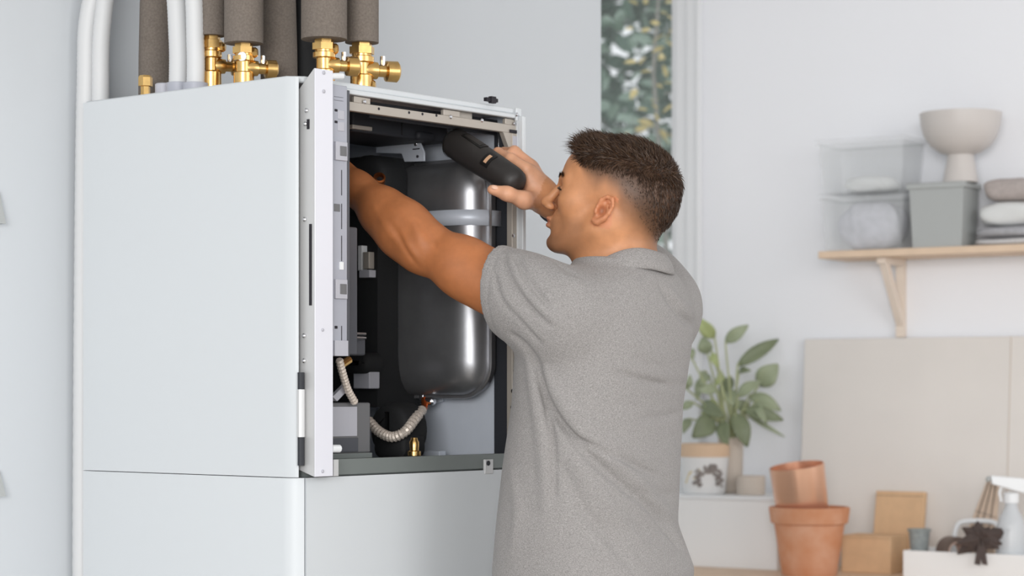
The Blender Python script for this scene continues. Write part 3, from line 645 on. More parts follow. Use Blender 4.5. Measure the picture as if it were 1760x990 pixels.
# terracotta pot with copper vase
to = .425; pp = W(1391, 985, to); sc2 = scale(1391, to); Ht = wz(1391, 871, to)-TZ
t = empty('terracotta_pot', (pp.x, pp.y, TZ), 0, 'weathered terracotta flower pot holding a copper vase', 'pot')
MB().lathe((0, 0, 0), (0, 0, 1), [(45*sc2, 0), (47*sc2, .004), (60*sc2, Ht*.74), (60*sc2, Ht*.75), (55*sc2, Ht*.75), (50*sc2, Ht*.55), (.005, Ht*.5)], 40).build('pot_body', M_TERRA, t)
MB().lathe((0, 0, 0), (0, 0, 1), [(60*sc2, Ht*.75), (66*sc2, Ht*.77), (69.5*sc2, Ht*.98), (68*sc2, Ht), (63*sc2, Ht), (60*sc2, Ht*.77)], 40).build('pot_rim', M_TERRA, t)
t = empty('copper_vase', (pp.x-6*sc2, pp.y, TZ+Ht*.56), 0, 'shiny copper cylinder vase tilted inside the terracotta pot', 'vase'); t.rotation_euler = (math.radians(6), math.radians(-8), 0)
Hc_ = 125*sc2
MB().lathe((0, 0, 0), (0, 0, 1), [(42*sc2, 0), (43*sc2, .003), (47*sc2, Hc_), (45.5*sc2, Hc_), (42*sc2, .008), (.004, .007)], 44).build('vase_body', M_COPPERV, t)
# cardboard
def cbox(name, px0, px1, ytop, off, depth, z, m, label, tilt=0, rz=0):
    x0, x1 = span(px0, px1, off); h = wz((px0+px1)/2, ytop, off)-z
    t = empty(name, WW(x0, off, z), WANG+rz, label, 'box'); t.rotation_euler = (tilt, 0, WANG+rz)
    MB().box((0, 0, 0), (x1-x0, depth, h)).build('carton', m, t, bevel=.002)
    MB().box((.0, -.0008, h*.94), (x1-x0, .0004, h*.945)).build('flap_edge', M_LINE, t)
    return t
cbox('cardboard_box', 1446, 1531, 921, .26, .12, TZ, M_CARD, 'brown cardboard box standing at the front of the table')
cbox('cardboard_box', 1496, 1580, 843, .13, .02, TZ, M_CARD, 'upright flat cardboard box leaning behind the other carton', tilt=-.18)
# white crate with its things
co = .34; x0, x1 = span(1552, 1800, co); ct = wz(1560, 946, co)
t = empty('white_crate', WW(x0, co, TZ), WANG, 'low white open crate at the right edge of the table', 'crate')
w = x1-x0; h = ct-TZ; d = .19
for nm, a, b in (('front_wall', (0, 0, 0), (w, .008, h)), ('back_wall', (0, d-.008, 0), (w, d, h)), ('side_wall', (0, .008, 0), (.008, d-.008, h)), ('side_wall', (w-.008, .008, 0), (w, d-.008, h)), ('bottom', (.008, .008, 0), (w-.008, d-.008, .03))):
    MB().box(a, b).build(nm, M_WBOX, t, bevel=.0015)
CB = TZ+.03
def inlathe(name, px, off, prof, m, label, cat, z=CB, n=28):
    q = W(px, 900, off); o = MB().lathe((0, 0, 0), (0, 0, 1), prof, n).build(name, m); o.location = (q.x, q.y, z); return tag(o, label, cat)
sc2 = scale(1580, .28); hc = wz(1580, 909, .28)-CB
inlathe('grey_cup', 1580, .28, [(12*sc2, 0), (13*sc2, .002), (18*sc2, hc-.008), (20*sc2, hc-.007), (20.5*sc2, hc), (18*sc2, hc), (12*sc2, .006), (.002, .005)], M_GCUP, 'speckled grey cup standing in the white crate', 'cup')
q = W(1634, 900, .285); R = (wz(1634, 922, .285)-CB)/2
t = empty('tape_roll', (q.x, q.y, CB+R), 0, 'roll of brown packing tape standing in the white crate', 'tape')
MB().lathe((0, .024, 0), (.35, -1, 0), [(R*.68, 0), (R, 0), (R, .048), (R*.68, .048), (R*.68, 0)], 40, False).build('tape', M_TAPE, t, angle=40)
MB().lathe((0, .0235, 0), (.35, -1, 0), [(R*.6, 0), (R*.69, 0), (R*.69, .0485), (R*.6, .0485), (R*.6, 0)], 40, False).build('core', M_TAPEIN, t, angle=40)
q = W(1685, 925, .35); sc2 = scale(1685, .35)
t = empty('ribbon_bow', (q.x, q.y, q.z), 0, 'dark brown pointed ribbon bow on the front edge of the crate', 'bow')
for i, (ang, ln) in enumerate(((100, 30), (55, 24), (15, 56), (-15, 36), (150, 36), (190, 44), (215, 48), (330, 34), (125, 26))):
    a = math.radians(ang); d_ = Vector((math.cos(a), -.25 if i % 2 else .1, math.sin(a))); n_ = Vector((-math.sin(a), 0, math.cos(a))); l_ = ln*sc2
    y_ = Vector((0, -.004-.002*(i % 3), 0)); wd_ = 13*sc2
    MB().rings([[y_-n_*wd_*.4, y_+Vector((0, -.004, 0)), y_+n_*wd_*.4, y_+Vector((0, .004, 0))], [y_+d_*l_*.45-n_*wd_, y_+d_*l_*.45+Vector((0, -.012, 0)), y_+d_*l_*.45+n_*wd_, y_+d_*l_*.45+Vector((0, .006, 0))],
                [y_+d_*l_-n_*.002, y_+d_*l_+Vector((0, -.002, 0)), y_+d_*l_+n_*.002, y_+d_*l_+Vector((0, .002, 0))]]).build('loop', M_BOW, t, angle=20)
for x in (-7, 6):
    MB().hexa([(x*sc2-.008, -.014, -44*sc2), (x*sc2+.008, -.014, -46*sc2), (x*sc2+.008, -.010, -46*sc2), (x*sc2-.008, -.010, -44*sc2), (-.006, -.012, 0), (.006, -.012, 0), (.006, -.006, 0), (-.006, -.006, 0)]).build('tail', M_BOW, t, angle=20)
hd = [W(x, y, .215) for x, y in ((1640, 948), (1640, 925), (1646, 903), (1660, 896), (1700, 896), (1714, 903), (1720, 925), (1720, 948))]
hd[0].z = hd[-1].z = CB
tag(MB().tube(bez(hd, 42), .0075, 12).build('carry_handle', M_WPLAST), 'white curved plastic handle rising out of the crate', 'handle')
# kraft paper pack with cords
pts = [W(x, y, .19) for x, y in ((1640, 948), (1706, 948), (1717, 822), (1698, 820))]; pts[0].z = pts[1].z = CB
nrm = Vector((WN.x, WN.y, 0))
t = empty('kraft_paper_pack', pts[0], 0, 'slanted kraft paper pack tied with thin dark cords', 'paper pack')
MB().prism([q_-pts[0] for q_ in pts], -nrm*.014).build('paper', M_PAPERBAG, t, bevel=.002)
for k_ in (.2, .48, .78):
    a = pts[0].lerp(pts[1], k_); b = pts[3].lerp(pts[2], k_); MB().tube([a-pts[0]+nrm*.001, b-pts[0]+nrm*.001], .0016, 6).build('cord', M_LINE, t)
for k_ in (.3, .62):
    a = pts[0].lerp(pts[3], k_); b = pts[1].lerp(pts[2], k_-.06); MB().tube([a-pts[0]+nrm*.001, b-pts[0]+nrm*.001], .0008, 6).build('cord', M_LINE, t)
# spray bottle
q = W(1738, 940, .28); sc2 = scale(1738, .28); Hs = lambda y: wz(1738, y, .28)-CB
t = empty('spray_bottle', (q.x, q.y, CB), 0, 'white trigger spray bottle at the right edge', 'bottle')
MB().lathe((0, 0, 0), (0, 0, 1), [(24*sc2, 0), (25*sc2, .004), (25*sc2, Hs(905)), (20*sc2, Hs(890)), (11*sc2, Hs(872)), (10*sc2, Hs(862))], 28).build('bottle_body', mat('frosted_plastic', (222, 226, 230), .3, alpha=.75), t)
MB().lathe((0, 0, 0), (0, 0, 1), [(13*sc2, Hs(864)), (13*sc2, Hs(848)), (9*sc2, Hs(846))], 20).build('cap', M_WPLAST, t)
MB().hexa([(-34*sc2, -.010, Hs(832)), (30*sc2, -.012, Hs(850)), (30*sc2, .012, Hs(850)), (-34*sc2, .010, Hs(832)), (-36*sc2, -.008, Hs(817)), (22*sc2, -.01, Hs(822)), (22*sc2, .01, Hs(822)), (-36*sc2, .008, Hs(817))]).build('spray_head', M_WPLAST, t, bevel=.003)
MB().lathe((-37*sc2, 0, Hs(824)), (-1, 0, .1), [(.008, 0), (.008, .008), (.005, .010)], 12).build('nozzle', M_GREYBOX, t)
MB().tube(bez([(-14*sc2, 0, Hs(832)), (-20*sc2, 0, Hs(846)), (-17*sc2, 0, Hs(862))], 8), .004, 8).build('trigger', M_WPLAST, t)


# ------------------------------------------------------------ the person: fields meshed into continuous surfaces
class Field:
    def __init__(s, lo, hi, h):
        s.lo = np.array(lo, float); s.h = h; s.n = np.ceil((np.array(hi)-s.lo)/h).astype(int)+1
        s.F = np.full(s.n, .3, np.float32); s.ax = [(s.lo[i]+h*np.arange(s.n[i])).astype(np.float32) for i in range(3)]
    def win(s, lo, hi):
        sl = []
        for i in range(3):
            a = int(max(0, math.floor((lo[i]-s.lo[i])/s.h))); b = int(min(s.n[i], math.ceil((hi[i]-s.lo[i])/s.h)+1)); sl.append(slice(a, max(a, b)))
        g = np.meshgrid(*[s.ax[i][sl[i]] for i in range(3)], indexing='ij', sparse=True)
        return tuple(sl), g
    def put(s, sl, d, k=.01, mode='u'):
        a = s.F[sl]
        if a.size == 0: return
        if mode == 'u': q = np.maximum(k-np.abs(a-d), 0)/k; s.F[sl] = np.minimum(a, d)-q*q*k*.25
        else: d = -d; q = np.maximum(k-np.abs(a-d), 0)/k; s.F[sl] = np.maximum(a, d)+q*q*k*.25
    def cone(s, a, b, ra, rb, k=.012, mode='u'):
        a = np.array(a, float); b = np.array(b, float); m = max(ra, rb)+k+.012
        sl, (X, Y, Z) = s.win(np.minimum(a, b)-m, np.maximum(a, b)+m); ab = b-a; L = max(1e-9, ab@ab)
        px, py, pz = X-a[0], Y-a[1], Z-a[2]; t = np.clip((px*ab[0]+py*ab[1]+pz*ab[2])/L, 0, 1)
        d = np.sqrt((px-t*ab[0])**2+(py-t*ab[1])**2+(pz-t*ab[2])**2)-(ra+(rb-ra)*t); s.put(sl, d.astype(np.float32), k, mode)
    def chain(s, pts, rad, k=.012, mode='u'):
        for i in range(len(pts)-1): s.cone(pts[i], pts[i+1], rad[i], rad[i+1], k, mode)
    def ell(s, c, r, R, k=.012, mode='u'):
        c = np.array(c, float); r = np.array(r, float); R = np.array(R, float); m = r.max()+k+.012     # rows of R: the axes
        sl, (X, Y, Z) = s.win(c-m, c+m); x, y, z = X-c[0], Y-c[1], Z-c[2]
        q = [(R[i][0]*x+R[i][1]*y+R[i][2]*z)/r[i] for i in range(3)]
        k0 = np.sqrt(q[0]**2+q[1]**2+q[2]**2); k1 = np.sqrt((q[0]/r[0])**2+(q[1]/r[1])**2+(q[2]/r[2])**2)+1e-6
        s.put(sl, (k0*(k0-1)/k1).astype(np.float32), k, mode)
    def loft(s, rows, fdir, k=.02, off=0.0):
        rows = np.array(rows, float); sl, (X, Y, Z) = s.win((rows[:, 1].min()-.3, rows[:, 2].min()-.3, rows[0, 0]-.02), (rows[:, 1].max()+.3, rows[:, 2].max()+.3, rows[-1, 0]+.02))
        z = Z.ravel(); g = [np.interp(z, rows[:, 0], rows[:, i]).astype(np.float32)[None, None, :] for i in range(1, 5)]
        for _ in range(6):
            for i in range(4): w = g[i]; g[i] = np.concatenate([w[..., :1], (w[..., :-2]+2*w[..., 1:-1]+w[..., 2:])/4, w[..., -1:]], 2)
        dx, dy = X-g[0], Y-g[1]; f = dx*fdir[0]+dy*fdir[1]; l = -dx*fdir[1]+dy*fdir[0]
        a, b = g[2]+off, g[3]+off; q = (np.abs(l/a)**2.3+np.abs(f/b)**2.3)**(1/2.3)
        d = (q-1)*np.minimum(a, b); d = np.maximum(d, np.maximum(rows[0, 0]-off-Z, Z-rows[-1, 0]-off)); s.put(sl, d.astype(np.float32), k)
    def smooth(s, n=1):
        for _ in range(n):
            for ax in range(3):
                F = s.F; a = [slice(None)]*3; b = [slice(None)]*3; c = [slice(None)]*3; a[ax] = slice(0, -2); b[ax] = slice(1, -1); c[ax] = slice(2, None)
                G = F.copy(); G[tuple(b)] = (F[tuple(a)]+2*F[tuple(b)]+F[tuple(c)])*.25; s.F = G
    def sample(s, p):
        q = (np.array(p)-s.lo)/s.h; i = np.clip(q.astype(int), 0, s.n-2); f = q-i; o = 0
        for c in range(8):
            e = ((c >> 2) & 1, (c >> 1) & 1, c & 1); w = 1
            for k in range(3): w *= f[k] if e[k] else 1-f[k]
            o += w*s.F[i[0]+e[0], i[1]+e[1], i[2]+e[2]]
        return o
    def hit(s, px, py, z0=3.6, z1=4.7, iso=0.0):
        Z = z0
        while Z < z1:
            p = P(px, py, Z); q = (np.array(p)-s.lo)/s.h
            if (q >= 0).all() and (q < s.n-1).all() and s.sample(p) < iso: return p
            Z += .003
        return None
    def crease(s, pix, depth, width, iso=0.0):
        pts = [s.hit(x, y, iso=iso) for x, y in pix]; pts = [p for p in pts if p is not None]
        if len(pts) < 2: return
        pts = bez(pts, 6*(len(pts)-1)); n = len(pts)-1; P_ = np.array(pts); m = width*3
        sl, (X, Y, Z) = s.win(P_.min(0)-m, P_.max(0)+m); best = None; bw = None
        for i in range(n):
            a, b = P_[i], P_[i+1]; ab = b-a; L = max(1e-9, ab@ab); x, y, z = X-a[0], Y-a[1], Z-a[2]
            t = np.clip((x*ab[0]+y*ab[1]+z*ab[2])/L, 0, 1); d = (x-t*ab[0])**2+(y-t*ab[1])**2+(z-t*ab[2])**2
            tt = (i+t)/n; w = np.sin(np.pi*np.clip(tt*.9+.05, 0, 1))**.7
            if best is None: best, bw = d, w+0*d
            else: mk = d < best; best = np.where(mk, d, best); bw = np.where(mk, w, bw)
        s.F[sl] += (depth*bw*np.exp(-best/width**2)).astype(np.float32)
    def mesh(s):
        F = s.F; S = F < 0; n = s.n
        c = np.zeros(n-1, np.int8); cs = [(i, j, k) for i in (0, 1) for j in (0, 1) for k in (0, 1)]
        for i, j, k in cs: c += S[i:n[0]-1+i, j:n[1]-1+j, k:n[2]-1+k]
        act = (c > 0) & (c < 8); idx = np.argwhere(act); N = len(idx)
        val = np.stack([F[idx[:, 0]+i, idx[:, 1]+j, idx[:, 2]+k] for i, j, k in cs], 1); acc = np.zeros((N, 3)); cnt = np.zeros(N)
        for a in range(8):
            for b in range(a+1, 8):
                if sum(x != y for x, y in zip(cs[a], cs[b])) != 1: continue
                va, vb = val[:, a], val[:, b]; m = (va < 0) != (vb < 0); t = np.where(m, va/np.where(m, va-vb, 1), 0)
                ca, cb = np.array(cs[a]), np.array(cs[b]); acc += m[:, None]*(ca+t[:, None]*(cb-ca)); cnt += m
        V = s.lo+s.h*(idx+acc/cnt[:, None]); im = np.full(n-1, -1, np.int32); im[act] = np.arange(N); Q = []
        for ax in range(3):
            sa = [slice(1, n[i]-1) for i in range(3)]; sb = list(sa); sa[ax] = slice(0, n[ax]-1); sb[ax] = slice(1, n[ax])
            A, Bm = S[tuple(sa)], S[tuple(sb)]; e = np.argwhere(A != Bm); fl = A[tuple(e.T)]; off = np.ones(3, int); off[ax] = 0; e = e+off
            o1, o2 = np.zeros(3, int), np.zeros(3, int); o1[(ax+1) % 3] = 1; o2[(ax+2) % 3] = 1
            q = np.stack([im[tuple((e-o1-o2).T)], im[tuple((e-o2).T)], im[tuple(e.T)], im[tuple((e-o1).T)]], 1)
            q[~fl] = q[~fl][:, ::-1]; Q.append(q)
        return V, np.concatenate(Q)
    def build(s, name, m, parent, relax=1):
        V, Q = s.mesh(); Q = Q[(Q >= 0).all(1)]
        for _ in range(relax):
            A = np.zeros_like(V); C = np.zeros(len(V))
            for k in range(4): np.add.at(A, Q[:, k], V[Q[:, (k+1) % 4]]+V[Q[:, k-1]]); np.add.at(C, Q[:, k], 2)
            V = V*.5+.5*A/np.maximum(C, 1)[:, None]
        me = bpy.data.meshes.new(name); me.vertices.add(len(V)); me.vertices.foreach_set('co', (V-np.array(parent.location)).astype(np.float32).ravel())
        me.loops.add(4*len(Q)); me.loops.foreach_set('vertex_index', Q.astype(np.int32).ravel())
        me.polygons.add(len(Q)); me.polygons.foreach_set('loop_start', np.arange(0, 4*len(Q), 4, dtype=np.int32))
        me.update(calc_edges=True); me.validate(); me.polygons.foreach_set('use_smooth', np.ones(len(Q), bool)); me.materials.append(m)
        o = bpy.data.objects.new(name, me); COL.objects.link(o); o.parent = parent; return o, V

YAW = math.radians(58); FT = Vector((-math.sin(YAW), math.cos(YAW), 0)); LT = Vector((-math.cos(YAW), -math.sin(YAW), 0))
NK = Vector((.205, 4.14, 1.56))
LSH = Vector((.080, 4.00, 1.462)); LEL = P(728, 424, 4.12); LWR = P(586, 300, 4.25)
RSH = Vector((.286, 4.31, 1.487)); RWR = P(948, 350, 4.25); REL = Vector((.166, 4.514, 1.641))
FEET = Vector((.15, 4.13, 0))
person = empty('person', FEET, 0, 'man in a grey short-sleeved shirt reaching into the open boiler with a torch', 'person')
TORSO = [(.90, .150, 4.135, .195, .150), (.985, .153, 4.135, .200, .160), (1.07, .141, 4.13, .188, .138), (1.18, .150, 4.135, .188, .133), (1.29, .161, 4.14, .190, .124), (1.40, .173, 4.145, .196, .128), (1.465, .184, 4.147, .190, .120), (1.515, .196, 4.145, .150, .098), (1.55, .204, 4.142, .090, .07)]

# ---- body
bf = Field((-.46, 3.82, .92), (.46, 4.68, 1.875), .003)
bf.loft(TORSO, FT, .03, -.012)
bf.cone(NK+FT*-.02+Vector((0, 0, -.05)), NK-LT*0+FT*.03+Vector((0, 0, .06)), .062, .058, .04)
for sh in (LSH, RSH): bf.cone(NK+Vector((0, 0, -.06)), sh, .042, .045, .04)
# arms (shoulder - upper arm - elbow - forearm - wrist)
ua = (LEL-LSH); up = Vector((0, 0, 1))
bf.chain([LSH, LSH+ua*.35, LSH+ua*.7, LEL], [.058, .056, .0515, .045], .02)
bf.ell(LSH+ua*.55+Vector((.0, 0, -.012)), (.085, .05, .047), [ua.normalized(), *[v for v in frame(ua)[:2]]], .03)
fa = LWR-LEL; fx, fy, fz = frame(fa)
bf.chain([LEL, LEL+fa*.22, LEL+fa*.5, LEL+fa*.8, LWR], [.045, .0475, .041, .031, .026], .02)
bf.ell(LEL+fa*.2+Vector((.004, -.01, .018)), (.075, .03, .03), [fz, fx, fy], .03)
bf.ell(LEL+fa*.24+Vector((-.004, 0, -.016)), (.085, .034, .032), [fz, fx, fy], .03)
ua = (REL-RSH); bf.chain([RSH, RSH+ua*.5, REL], [.06, .053, .044], .02)
fa2 = RWR-REL; bf.chain([REL, REL+fa2*.25, REL+fa2*.6, RWR], [.044, .046, .036, .026], .02)
# right hand on the torch
T0 = P(781, 245, 4.315); T1 = P(882, 311, 4.20); TA = (T1-T0).normalized()
pal = P(912, 314, 4.245)
bf.chain([RWR, P(930, 334, 4.25), pal], [.026, .028, .026], .018)
bf.chain([P(926, 328, 4.245), P(908, 296, 4.235)], [.024, .017], .016)
bf.chain([P(928, 330, 4.265), P(912, 290, 4.275)], [.024, .018], .016)
bf.chain([P(930, 338, 4.285), P(914, 300, 4.31)], [.022, .016], .016)
bf.chain([P(905, 290, 4.225), P(878, 273, 4.245), P(856, 262, 4.285), P(846, 266, 4.312)], [.0115, .0105, .0093, .0083], .007)      # index
bf.chain([P(911, 283, 4.262), P(884, 261, 4.275), P(866, 262, 4.318), P(862, 277, 4.335)], [.012, .0112, .0097, .0085], .007)        # middle
bf.chain([P(915, 290, 4.295), P(892, 270, 4.318), P(876, 284, 4.345), P(874, 298, 4.34)], [.0115, .0105, .0092, .0082], .007)         # ring
bf.chain([P(917, 302, 4.315), P(899, 288, 4.335), P(888, 300, 4.348), P(886, 312, 4.338)], [.010, .009, .0082, .0074], .006)          # little
bf.chain([P(927, 346, 4.235), P(901, 344, 4.19), P(872, 333, 4.172), P(846, 326, 4.176)], [.019, .0155, .0125, .0098], .012)         # thumb
# left hand inside the cabinet
hd_ = fa.normalized(); hx = hd_.cross(up).normalized(); hy = hx.cross(hd_)
pl = LWR+hd_*.075
bf.chain([LWR, LWR+hd_*.04, pl], [.026, .027, .024], .015)
for i, (sx_, L_) in enumerate(((-.030, .085), (-.010, .095), (.010, .088), (.028, .07))):
    b = LWR+hd_*.07+hx*sx_*.9; bf.cone(LWR+hd_*.03+hx*sx_*.5, b, .018, .013, .012)
    bf.chain([b, b+hd_*L_*.42+hy*.004, b+hd_*L_*.68-hy*.022, b+hd_*L_*.72-hy*.045], [.0105, .0098, .0088, .008], .005)
bf.chain([LWR+hd_*.025-hx*.02, LWR+hd_*.055-hx*.048-hy*.012, LWR+hd_*.09-hx*.056-hy*.028], [.017, .0125, .010], .01)
# ---- head: local axes f (forward), l (left), z
HYAW, HPIT = math.radians(76), math.radians(14)
HC = P(1044, 346, 4.14)
hf0 = Vector((-math.sin(HYAW), math.cos(HYAW), 0)); HL = Vector((-math.cos(HYAW), -math.sin(HYAW), 0))
HF = hf0*math.cos(HPIT)+up*math.sin(HPIT); HU = up*math.cos(HPIT)-hf0*math.sin(HPIT)
HR = [list(HF), list(HL), list(HU)]
def hp(f, l, z): return HC+HF*f+HL*l+HU*z
def hell(c, r, k=.012, mode='u', rot=None): bf.ell(hp(*c), r, HR if rot is None else rot, k, mode)
def hcone(a, b, ra, rb, k=.008, mode='u'): bf.cone(hp(*a), hp(*b), ra, rb, k, mode)
hell((-.022, 0, .036), (.108, .079, .084), .02)
hell((-.05, 0, .012), (.078, .072, .075), .02)
hell((.03, 0, .035), (.063, .064, .068), .02)
hell((.034, 0, -.045), (.050, .052, .068), .02)
for e in (-1, 1):
    hcone((-.006, .056*e, -.052), (.066, .02*e, -.096), .017, .015, .02)
    hcone((-.012, .060*e, -.03), (-.006, .056*e, -.056), .016, .016, .02)
    hell((.054, .042*e, -.016), (.024, .018, .02), .035)
    hcone((.087, .010*e, .020), (.070, .044*e, .022), .0095, .009, .014)
    hell((.094, .033*e, .001), (.016, .018, .012), .01, 'd')
    hell((.0725, .032*e, -.001), (.0145, .0155, .0125), .005)
    hell((.103, .0115*e, -.033), (.010, .0075, .0075), .007)
    hell((.109, .007*e, -.0415), (.004, .003, .003), .004, 'd')
hell((.076, 0, -.098), (.019, .02, .016), .018)
hell((.072, 0, -.060), (.0235, .031, .028), .014)
hcone((.089, 0, .014), (.110, 0, -.022), .0075, .0088, .008)
hell((.1135, 0, -.028), (.0105, .0105, .0095), .008)
hell((.0975, 0, -.0560), (.0090, .020, .0058), .004)
hell((.0955, 0, -.0690), (.0090, .018, .0066), .004)
hell((.100, 0, -.0815), (.009, .02, .006), .008, 'd')
hell((.107, 0, -.046), (.006, .008, .006), .006, 'd')
hcone((.106, -.022, -.0624), (.106, .022, -.0624), .0032, .0032, .003, 'd')
# neck
NB = NK+Vector((0, 0, -.03))
bf.cone(hp(-.036, 0, -.03), NB+FT*-.004, .056, .060, .03)
bf.cone(hp(-.005, 0, -.06), NB+FT*.035, .05, .055, .035)
for e in (-1, 1): bf.cone(hp(-.03, .05*e, -.045), NB+FT*.06+LT*.02*e, .016, .016, .03)
# ears
for e in (-1, 1):
    def er(f, z, l=.0): return (-.012+f*.84-.18*z, (.078+l)*e, -.021+z*.84)
    hell((-.012, .075*e, -.021), (.015, .008, .023), .006)
    rim = [(.013, .004), (.012, .022), (.002, .031), (-.012, .029), (-.020, .014), (-.019, -.004), (-.012, -.018), (-.002, -.028), (.008, -.025)]
    lf = [0, .003, .006, .009, .012, .011, .008, .005, .002]
    pr = [er(f, z, l) for (f, z), l in zip(rim, lf)]
    for i in range(len(pr)-1): hcone(pr[i], pr[i+1], .0040 if i < 6 else .0056, .0040 if i < 5 else .0056, .003)
    ahx = [er(-.008, .016, .006), er(-.011, .002, .007), er(-.005, -.012, .005)]
    for i in range(2): hcone(ahx[i], ahx[i+1], .0032, .0034, .004)
    hell(er(.001, -.001, .008), (.0095, .0125, .0115), .003, 'd')
    hcone(er(-.003, .02, .009), er(-.013, .012, .011), .0032, .0032, .003, 'd')
    hell(er(.0125, -.004, .0035), (.004, .004, .006), .004)

for pix, dp, wd0 in (([(716, 378), (730, 396), (742, 412), (752, 424)], .0032, .005), ([(668, 378), (688, 408), (704, 438), (720, 458)], .0024, .005),
                     ([(640, 352), (664, 392), (690, 428)], -.0018, .006), ([(760, 396), (776, 412), (800, 424)], -.0022, .012), ([(700, 372), (716, 396), (726, 424)], -.0022, .008),
                     ([(690, 400), (706, 428), (722, 446)], -.0020, .006)): bf.crease(pix, dp, wd0)

# skin material: stubble and scalp tint stored per vertex
M_SKIN = bpy.data.materials.new('skin'); M_SKIN.use_nodes = True; nt = M_SKIN.node_tree; b_ = nt.nodes['Principled BSDF']
at = nt.nodes.new('ShaderNodeVertexColor'); at.layer_name = 'skin_tint'
nz = nt.nodes.new('ShaderNodeTexNoise'); nz.inputs['Scale'].default_value = 45; nz.inputs['Detail'].default_value = 5
tco = nt.nodes.new('ShaderNodeTexCoord'); nt.links.new(tco.outputs['Object'], nz.inputs['Vector'])
mr = nt.nodes.new('ShaderNodeMapRange'); mr.inputs[1].default_value = .3; mr.inputs[2].default_value = .7; mr.inputs[3].default_value = .90; mr.inputs[4].default_value = 1.07
nt.links.new(nz.outputs['Fac'], mr.inputs[0])
mul = nt.nodes.new('ShaderNodeVectorMath'); mul.operation = 'SCALE'; nt.links.new(at.outputs['Color'], mul.inputs[0]); nt.links.new(mr.outputs[0], mul.inputs['Scale'])
nt.links.new(mul.outputs[0], b_.inputs['Base Color']); b_.inputs['Roughness'].default_value = .48
b_.inputs['Subsurface Weight'].default_value = .08; b_.inputs['Subsurface Radius'].default_value = (.012, .005, .003); b_.inputs['Subsurface Scale'].default_value = .4
n2 = nt.nodes.new('ShaderNodeTexNoise'); n2.inputs['Scale'].default_value = 320; nt.links.new(tco.outputs['Object'], n2.inputs['Vector'])
bp = nt.nodes.new('ShaderNodeBump'); bp.inputs['Strength'].default_value = .12; bp.inputs['Distance'].default_value = .001
nt.links.new(n2.outputs['Fac'], bp.inputs['Height']); nt.links.new(bp.outputs['Normal'], b_.inputs['Normal'])
body, BV = bf.build('body', M_SKIN, person, 2)
def s2l(c): c = np.array(c)/255.; return np.where(c <= .04045, c/12.92, ((c+.055)/1.055)**2.4)
def sstep(a, b, x): t = np.clip((x-a)/(b-a), 0, 1); return t*t*(3-2*t)
rel = BV-np.array(HC); hf_ = rel@np.array(HF); hl_ = rel@np.array(HL); hz_ = rel@np.array(HU)
def hair_line(f):   # height of the dense-hair edge along the head, front to back
    return np.interp(f, [-.14, -.11, -.085, -.06, -.03, 0, .03, .05, .062, .08, .12], [-.070, -.035, .002, .034, .050, .055, .056, .056, .064, .078, .085])
def hair_low(f):    # where the clipped fade ends
    return np.interp(f, [-.14, -.10, -.07, -.045, -.03, -.005, .012, .03, .045, .06, .08, .12], [-.115, -.105, -.088, -.06, -.012, .012, -.01, .012, .034, .056, .076, .084])
def in_head(f, z): return (f > -.16) & (f < .14) & (z > -.125)
near = in_head(hf_, hz_) & (np.linalg.norm(rel, axis=1) < .17)
dens = sstep(0, 1, (hz_-hair_low(hf_))/np.maximum(.006, hair_line(hf_)-hair_low(hf_)))*near
ear_ = near & (np.abs(hl_) > .0755) & (hf_ > -.036) & (hf_ < .008) & (hz_ < .008) & (hz_ > -.052)
dens[ear_] = 0
skin = np.tile(s2l((205, 144, 101)), (len(BV), 1))
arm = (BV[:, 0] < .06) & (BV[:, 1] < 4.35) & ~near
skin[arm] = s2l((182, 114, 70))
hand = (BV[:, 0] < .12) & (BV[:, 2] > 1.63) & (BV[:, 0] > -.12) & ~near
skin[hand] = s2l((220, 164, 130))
def blend(w, col): global skin; w = np.clip(w, 0, 1)[:, None]; skin = skin*(1-w)+s2l(col)*w
beard = near*sstep(.005, .03, hf_)*sstep(-.035, -.062, hz_)*.38+near*sstep(.05, .075, hf_)*sstep(-.075, -.092, hz_)*.3
blend(beard, (120, 84, 62))
lips = near*np.exp(-((hz_+.0625)/.0085)**2)*sstep(.09, .099, hf_)*sstep(.024, .016, np.abs(hl_)); blend(lips*.6, (188, 112, 96))
blend(ear_*.35, (206, 120, 88))
blend(near*np.exp(-((hf_+.011)/.006)**2-((hz_+.022)/.008)**2)*(np.abs(hl_) > .06)*(np.abs(hl_) < .079)*.7, (132, 72, 52))  # shade of the ear hollow painted into the skin tint
blend(dens**1.25*.9, (58, 40, 28))
eye = near*(np.hypot(hf_-.087, hz_+.001) < .006)*(np.abs(np.abs(hl_)-.032) < .009); blend(eye*.8, (70, 52, 44))
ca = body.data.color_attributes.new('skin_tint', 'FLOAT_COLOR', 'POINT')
ca.data.foreach_set('color', np.concatenate([skin, np.ones((len(skin), 1))], 1).astype(np.float32).ravel())

